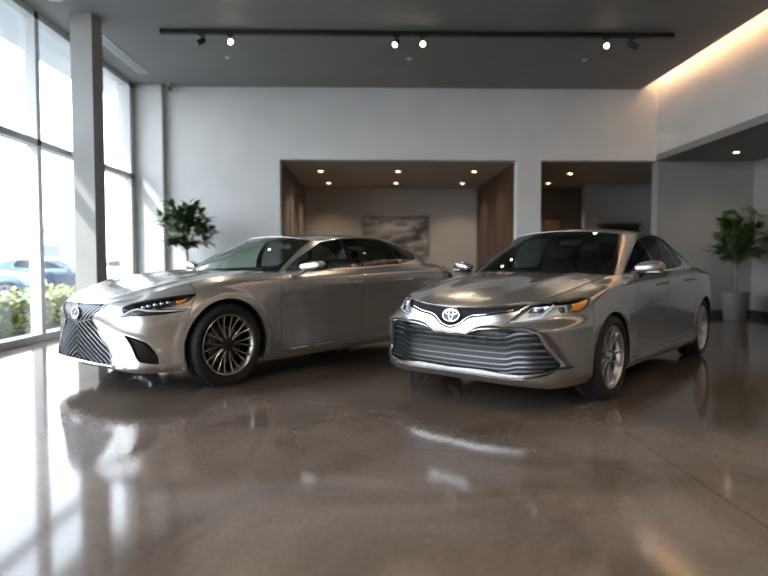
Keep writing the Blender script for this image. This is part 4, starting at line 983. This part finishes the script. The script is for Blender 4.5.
for px, wh in ((231, 'left'), (409, 'middle'), (583, 'right')):
    o = M().lathe([(0, -.02), (.03, -.018), (.045, -.004), (.05, 0), (0, 0)], 'z', 20).build('ceiling_sensor', FRAME, origin=None); o.location = ((px-371)/590*9.95, 9.95, ZC)
    tag(o, 'small round white ceiling fitting, %s of the three behind the track' % wh, 'ceiling fitting', 'small fittings on the grey ceiling')
def vent(y0, y1, lb):
    r = empty('slot_vent', (-4.06, (y0+y1)/2, ZC), 0, lb, 'air vent', 'slot vents beside the windows'); l = (y1-y0)/2
    f = M(); f.box((-.085, -l, -.012), (-.065, l, 0)); f.box((.065, -l, -.012), (.085, l, 0)); f.box((-.085, -l-.02, -.012), (.085, -l, 0)); f.box((-.085, l, -.012), (.085, l+.02, 0)); f.build('frame', FRAME, r, smooth=False)
    f = M(); [f.box((-.065+.026*k+.006, -l, -.010), (-.065+.026*k+.018, l, 0)) for k in range(5)]; f.build('slats', FRAME, r, smooth=False)
    M().box((-.065, -l, -.002), (.065, l, 0)).build('backing', TRACK, r, smooth=False)
vent(9.05, 10.8, 'long slot air vent in the grey ceiling between column and back wall'); vent(6.0, 7.85, 'slot air vent in the grey ceiling at the top left edge')
r = empty('security_camera', (-3.83, YB-.12, ZC), 0, 'small white dome security camera at the top of the back wall', 'security camera')
M().lathe([(0, 0), (.05, 0), (.05, -.05), (0, -.05)], 'z', 24).build('mount', FRAME, r); M().blob((0, -.02, -.08), (.05, .06, .045), 2.2, 20, 12).build('dome', mat('smoked_dome', (.06, .06, .065), .15), r)
# cove strip
cs = M().box((5.255, YF+.3, ZC+.21), (5.285, YB-.1, ZC+.235)).build('cove_light_strip', mat('cove_led', (.8, .7, .6), .5, emit=(1, .58, .30), es=45), smooth=False)
tag(cs, 'warm LED strip hidden in the cove above the right wall', 'light strip')


# ---- picture in the alcove
def art():
    m = mat('grey_abstract', (.4, .4, .4), .6); nt = m.node_tree; N = nt.nodes; L = nt.links; b_ = N['Principled BSDF']
    tc = N.new('ShaderNodeTexCoord'); mp = N.new('ShaderNodeMapping'); mp.inputs['Rotation'].default_value = (0, .45, 0); mp.inputs['Scale'].default_value = (.7, 1, 2.4)
    n = N.new('ShaderNodeTexNoise'); n.inputs['Scale'].default_value = 1.7; n.inputs['Detail'].default_value = 5; n.inputs['Distortion'].default_value = 1.3
    cr = N.new('ShaderNodeValToRGB'); e = cr.color_ramp.elements; e[0].position = .36; e[0].color = (.06, .055, .07, 1); e[1].position = .62; e[1].color = (.42, .40, .38, 1); e2 = e.new(.47); e2.color = (.2, .19, .19, 1)
    L.new(tc.outputs['Object'], mp.inputs[0]); L.new(mp.outputs[0], n.inputs['Vector']); L.new(n.outputs[0], cr.inputs[0]); L.new(cr.outputs[0], b_.inputs['Base Color']); return m
r = empty('wall_picture', (.66, 15.98, 1.30), 0, 'wide grey abstract painting on the back wall of the alcove', 'painting')
M().box((-.88, -.03, 0), (.88, 0, 1.0)).build('canvas', art(), r, smooth=False)
f = M(); f.box((-.91, -.05, -.03), (.91, .02, 0)); f.box((-.91, -.05, 1.0), (.91, .02, 1.03)); f.box((-.91, -.05, 0), (-.88, .02, 1.0)); f.box((.88, -.05, 0), (.91, .02, 1.0)); f.build('frame', mat('thin_grey_frame', (.25, .24, .23), .5), r, smooth=False)
r = empty('wall_picture', (4.92, 15.98, 1.9), 0, 'small brown picture on the dim corridor back wall', 'picture')
M().box((-.24, -.03, 0), (.24, 0, .36)).build('canvas', noisy(mat('brown_canvas', (.3, .17, .09), .6), (.16, .09, .05), (.38, .22, .12), 3), r, smooth=False)
f = M(); f.box((-.27, -.04, -.03), (.27, .01, 0)); f.box((-.27, -.04, .36), (.27, .01, .39)); f.box((-.27, -.04, 0), (-.24, .01, .36)); f.box((.24, -.04, 0), (.27, .01, .36)); f.build('frame', mat('dark_frame', (.04, .03, .025), .5), r, smooth=False)
r = empty('wall_cabinet', (6.25, 14.98, 0), 0, 'dark cabinet against the pale corridor wall, seen above the bronze-grey roof', 'cabinet')
M().box((-.45, -.35, 0), (.45, 0, 2.0)).build('body', mat('dark_cabinet', (.03, .022, .02), .5), r, smooth=False, bevel=.01)
M().box((-.49, -.39, 2.0), (.49, 0, 2.05)).build('top_board', mat('cabinet_top', (.10, .075, .06), .5), r, smooth=False, bevel=.005)

# ---- potted trees
LEAF = noisy(mat('ficus_leaf', (.06, .12, .04), .35), (.03, .075, .022), (.12, .20, .06), 6, 2)
BARK = noisy(mat('grey_bark', (.2, .16, .12), .8), (.12, .10, .08), (.26, .22, .18), 14)
SOIL = mat('potting_soil', (.03, .02, .015), .9)
def leafmesh(acc, p, d, up, L, W):
    d = Vector(d).normalized(); s_ = d.cross(Vector(up)); s_ = s_.normalized() if s_.length > .01 else Vector((1, 0, 0)); u = s_.cross(d)
    rows = []
    for k in range(6):
        t = k/5; w = W*sin(pi*(.06+.92*t)**.85); dr = -.25*L*t*t
        c_ = Vector(p)+d*L*t+u*dr; rows.append([c_-s_*w+u*w*.25, c_, c_+s_*w+u*w*.25])
    acc.grid([[tuple(q) for q in r_] for r_ in rows])
def tree(loc, H, cr, cz, n, lb, pot, lsize, grp=None, seed=1):
    rnd = random.Random(seed); r = empty('potted_tree', loc, 0, lb, 'potted tree', grp)
    pr, ph, pm = pot
    M().lathe([(0, 0), (pr*.74, 0), (pr*.78, .02), (pr*.98, ph-.03), (pr, ph), (pr*.93, ph), (pr*.9, ph-.06), (0, ph-.06)], 'z', 40).build('pot', pm, r)
    M().lathe([(0, ph-.045), (pr*.9, ph-.05)], 'z', 30).build('soil', SOIL, r)
    tr_ = M(); tips = []
    base = Vector((0, 0, ph-.06)); fork = Vector((.01, .0, cz-cr[2]*.95))
    tr_.tube([base, base*.5+fork*.5+Vector((.015, .01, 0)), fork], [.028, .022, .02], 10)
    for k in range(n):
        th = 2*pi*k/n+rnd.uniform(-.3, .3); q = rnd.uniform(.35, 1); zz = rnd.uniform(-.75, .95)
        rr = sqrt(max(0, 1-zz*zz*.8))*q; e = Vector((cos(th)*rr*cr[0], sin(th)*rr*cr[1], cz+zz*cr[2])); m_ = fork*.5+e*.5+Vector((0, 0, .04))
        tr_.tube([fork, m_, e], [.010, .007, .003], 6); tips.append((m_, e))
    tr_.build('trunk', BARK, r)
    lf = M()
    for m_, e in tips:
        for j in range(11):
            t = rnd.uniform(.15, 1.08); p = m_+(e-m_)*t; a = rnd.uniform(0, 2*pi); el = rnd.uniform(-.35, .8); d = Vector((cos(a)*cos(el), sin(a)*cos(el), sin(el)))+(e-m_).normalized()*.5
            leafmesh(lf, p, d, (0, 0, 1), lsize*rnd.uniform(.7, 1.15), lsize*.24*rnd.uniform(.85, 1.15))
    lf.build('foliage', LEAF, r, ang=180)
POT = noisy(mat('grey_planter', (.2, .19, .18), .6), (.17, .16, .155), (.23, .215, .205), 8)
tree((-3.33, 10.75, 0), 2.2, (.52, .42, .42), 1.70, 34, 'green-leaved potted tree behind the silver sedan near the window corner', (.20, .55, mat('white_planter', (.6, .6, .6), .4)), .235, seed=3)
tree((6.86, 10.95, 0), 2.1, (.50, .45, .54), 1.54, 62, 'potted tree in a grey planter in front of the right wall', (.24, .53, POT), .19, seed=8)

# ---- outside
ASPH = noisy(mat('asphalt', (.25, .25, .25), .9), (.24, .24, .24), (.30, .30, .295), 20)
o = struct('floor_outside', (-70, -60, -.30), (XL-.25, 90, -.18), ASPH)
HEDGE = noisy(mat('hedge_leaf', (.3, .33, .08), .6), (.30, .34, .09), (.66, .64, .24), 5)
rnd = random.Random(5)
hd_ = M()
for k in range(5200):
    y = rnd.uniform(3, 20); zz = rnd.uniform(-.1, .58); x = -6.35+rnd.uniform(-.36, .36); a = rnd.uniform(0, 2*pi); el = rnd.uniform(-.2, 1.2)
    if zz < .5 and abs(x+6.35) < .2: x = -6.35+.3*(1 if x > -6.35 else -1)
    leafmesh(hd_, (x, y, zz+.04*sin(y*2.3)), (cos(a)*cos(el), sin(a)*cos(el), sin(el)), (0, 0, 1), .11, .035)
hr = empty('hedge', (-6.35, 11.5, -.18), 0, 'low yellow-green clipped hedge outside the windows', 'hedge')
o = hd_.build('hedge_leaves', HEDGE, None, ang=180); o.parent = hr; o.matrix_parent_inverse = Matrix.Translation((6.35, -11.5, .18))
o = M().box((-6.6, 3, -.18), (-6.1, 20, .42)).build('hedge_core', mat('hedge_core', (.05, .07, .02), .9), None, smooth=False); o.parent = hr; o.matrix_parent_inverse = Matrix.Translation((6.35, -11.5, .18))
BLD = noisy(mat('beige_render', (.55, .48, .40), .8), (.5, .44, .37), (.58, .51, .43), 1)
r = empty('low_building', (-34, 44, -.18), radians(20), 'low beige building across the car park, blurred outside the window', 'building')
M().box((-12, -4, 0), (12, 4, 3.6)).build('walls', BLD, r, smooth=False); M().box((-12.3, -4.3, 3.6), (12.3, 4.3, 4.0)).build('roof', mat('roof_grey', (.4, .4, .4), .8), r, smooth=False)
for k in range(6): M().box((-10.5+3.8*k, -4.05, 1.0), (-8.5+3.8*k, -3.95, 2.5)).build('window', mat('far_glass', (.12, .15, .18), .1), r, smooth=False)
def far_tree(x, y, h, lb, seed):
    rr = random.Random(seed); r = empty('tree', (x, y, -.18), 0, lb, 'tree', 'trees beyond the car park'); M().tube([(0, 0, 0), (.1, 0, h*.5), (0, 0, h*.8)], [.18, .12, .05], 8).build('trunk', BARK, r)
    f_ = M()
    for k in range(700):
        v_ = Vector((rr.gauss(0, 1), rr.gauss(0, 1), rr.gauss(0, 1))).normalized()*rr.uniform(.6, 1)*h*.32; p = Vector((0, 0, h*.72))+v_; a = rr.uniform(0, 2*pi)
        leafmesh(f_, p, (cos(a), sin(a), rr.uniform(-.3, .8)), (0, 0, 1), .5, .2)
    f_.build('crown', HEDGE, r, ang=180)
far_tree(-24, 30, 4.0, 'small pale green tree beyond the parked cars at the left edge', 2)

# ---- cars
carA = build_car('A', 'bronze-grey mid-size sedan with wide slatted grille, in front on the right')
carB = build_car('B', 'silver luxury sedan with hourglass grille, parked at the left by the windows')
PC = [paint('blue_grey_paint', (.10, .16, .24), (.14, .2, .3)), paint('dark_blue_paint', (.05, .07, .11), (.07, .1, .15)), paint('white_paint', (.7, .7, .7), (.75, .75, .75))]
def kids(o, allo): return [c_ for c_ in allo if c_.parent == o]
ALL = list(SC.objects)
SKIP = ('seat', 'headrest', 'steering_wheel', 'brake_disc', 'wheel_nut', 'projector', 'reflector',  'grille_dividers', 'rear_view_mirror', 'emblem', 'emblem_mark')
def copycar(src, loc, rz, pm, lb):
    r = link(src.copy()); r.location = loc; r.rotation_euler = (0, 0, rz); r['label'] = lb; r['group'] = 'cars parked outside'
    def cp(o, par):
        base = o.name.split('.')[0]
        if base in SKIP: return
        n = link(o.copy(), par)
        for i, s_ in enumerate(n.material_slots):
            if s_.material in (PAINT['A'],): s_.link = 'OBJECT'; s_.material = pm
        for ch in kids(o, ALL): cp(ch, n)
    for ch in kids(src, ALL): cp(ch, r)
copycar(carA, (-10.9, 18.0, -.18), radians(25), PC[0], 'pale blue car parked outside at the left edge of the window')
copycar(carA, (-10.6, 22.4, -.18), radians(25), PC[1], 'dark blue car parked outside, seen between window mullion and column')
copycar(carA, (-10.6, 30.0, -.18), radians(5), PC[2], 'white car parked outside, farthest one, seen right of the column')

# ---------------------------------------------------------------- light, sky, camera
w = bpy.data.worlds.new('sky'); SC.world = w; w.use_nodes = True; nt = w.node_tree; bg = nt.nodes['Background']
tc = nt.nodes.new('ShaderNodeTexCoord'); sp = nt.nodes.new('ShaderNodeSeparateXYZ'); cr = nt.nodes.new('ShaderNodeValToRGB')
nt.links.new(tc.outputs['Generated'], sp.inputs[0]); nt.links.new(sp.outputs[2], cr.inputs[0]); nt.links.new(cr.outputs[0], bg.inputs[0])
e = cr.color_ramp.elements; e[0].position = .0; e[0].color = (.95, .96, .97, 1); e[1].position = .8; e[1].color = (.55, .70, .92, 1); e2 = e.new(.25); e2.color = (.86, .92, 1, 1)
bg.inputs[1].default_value = 4.8
sun = bpy.data.lights.new('sun', 'SUN'); sun.energy = 3.0; sun.angle = radians(1.5); sun.color = (1, .93, .82); so = link(bpy.data.objects.new('sun', sun)); so.rotation_euler = Vector((1, 1.15, -1.4)).to_track_quat('-Z', 'Y').to_euler(); so.location = (-20, -20, 25)
cam = bpy.data.cameras.new('camera'); co = link(bpy.data.objects.new('camera', cam)); cam.sensor_width = 36; cam.lens = 590/768*36; cam.clip_end = 300
co.location = (0, 0, 1.085); co.rotation_euler = (pi/2-np.arctan(26/590), 0, -np.arctan(13/590))
cam.dof.use_dof = True; cam.dof.focus_distance = 4.9; cam.dof.aperture_fstop = .75
SC.camera = co
SC.view_settings.view_transform = 'Standard'; SC.view_settings.look = 'None'; SC.view_settings.exposure = .88; SC.view_settings.gamma = 1
SC.cycles.use_denoising = True; SC.cycles.max_bounces = 8; SC.cycles.transparent_max_bounces = 16; SC.cycles.sample_clamp_indirect = 6; SC.cycles.caustics_reflective = False; SC.cycles.caustics_refractive = False
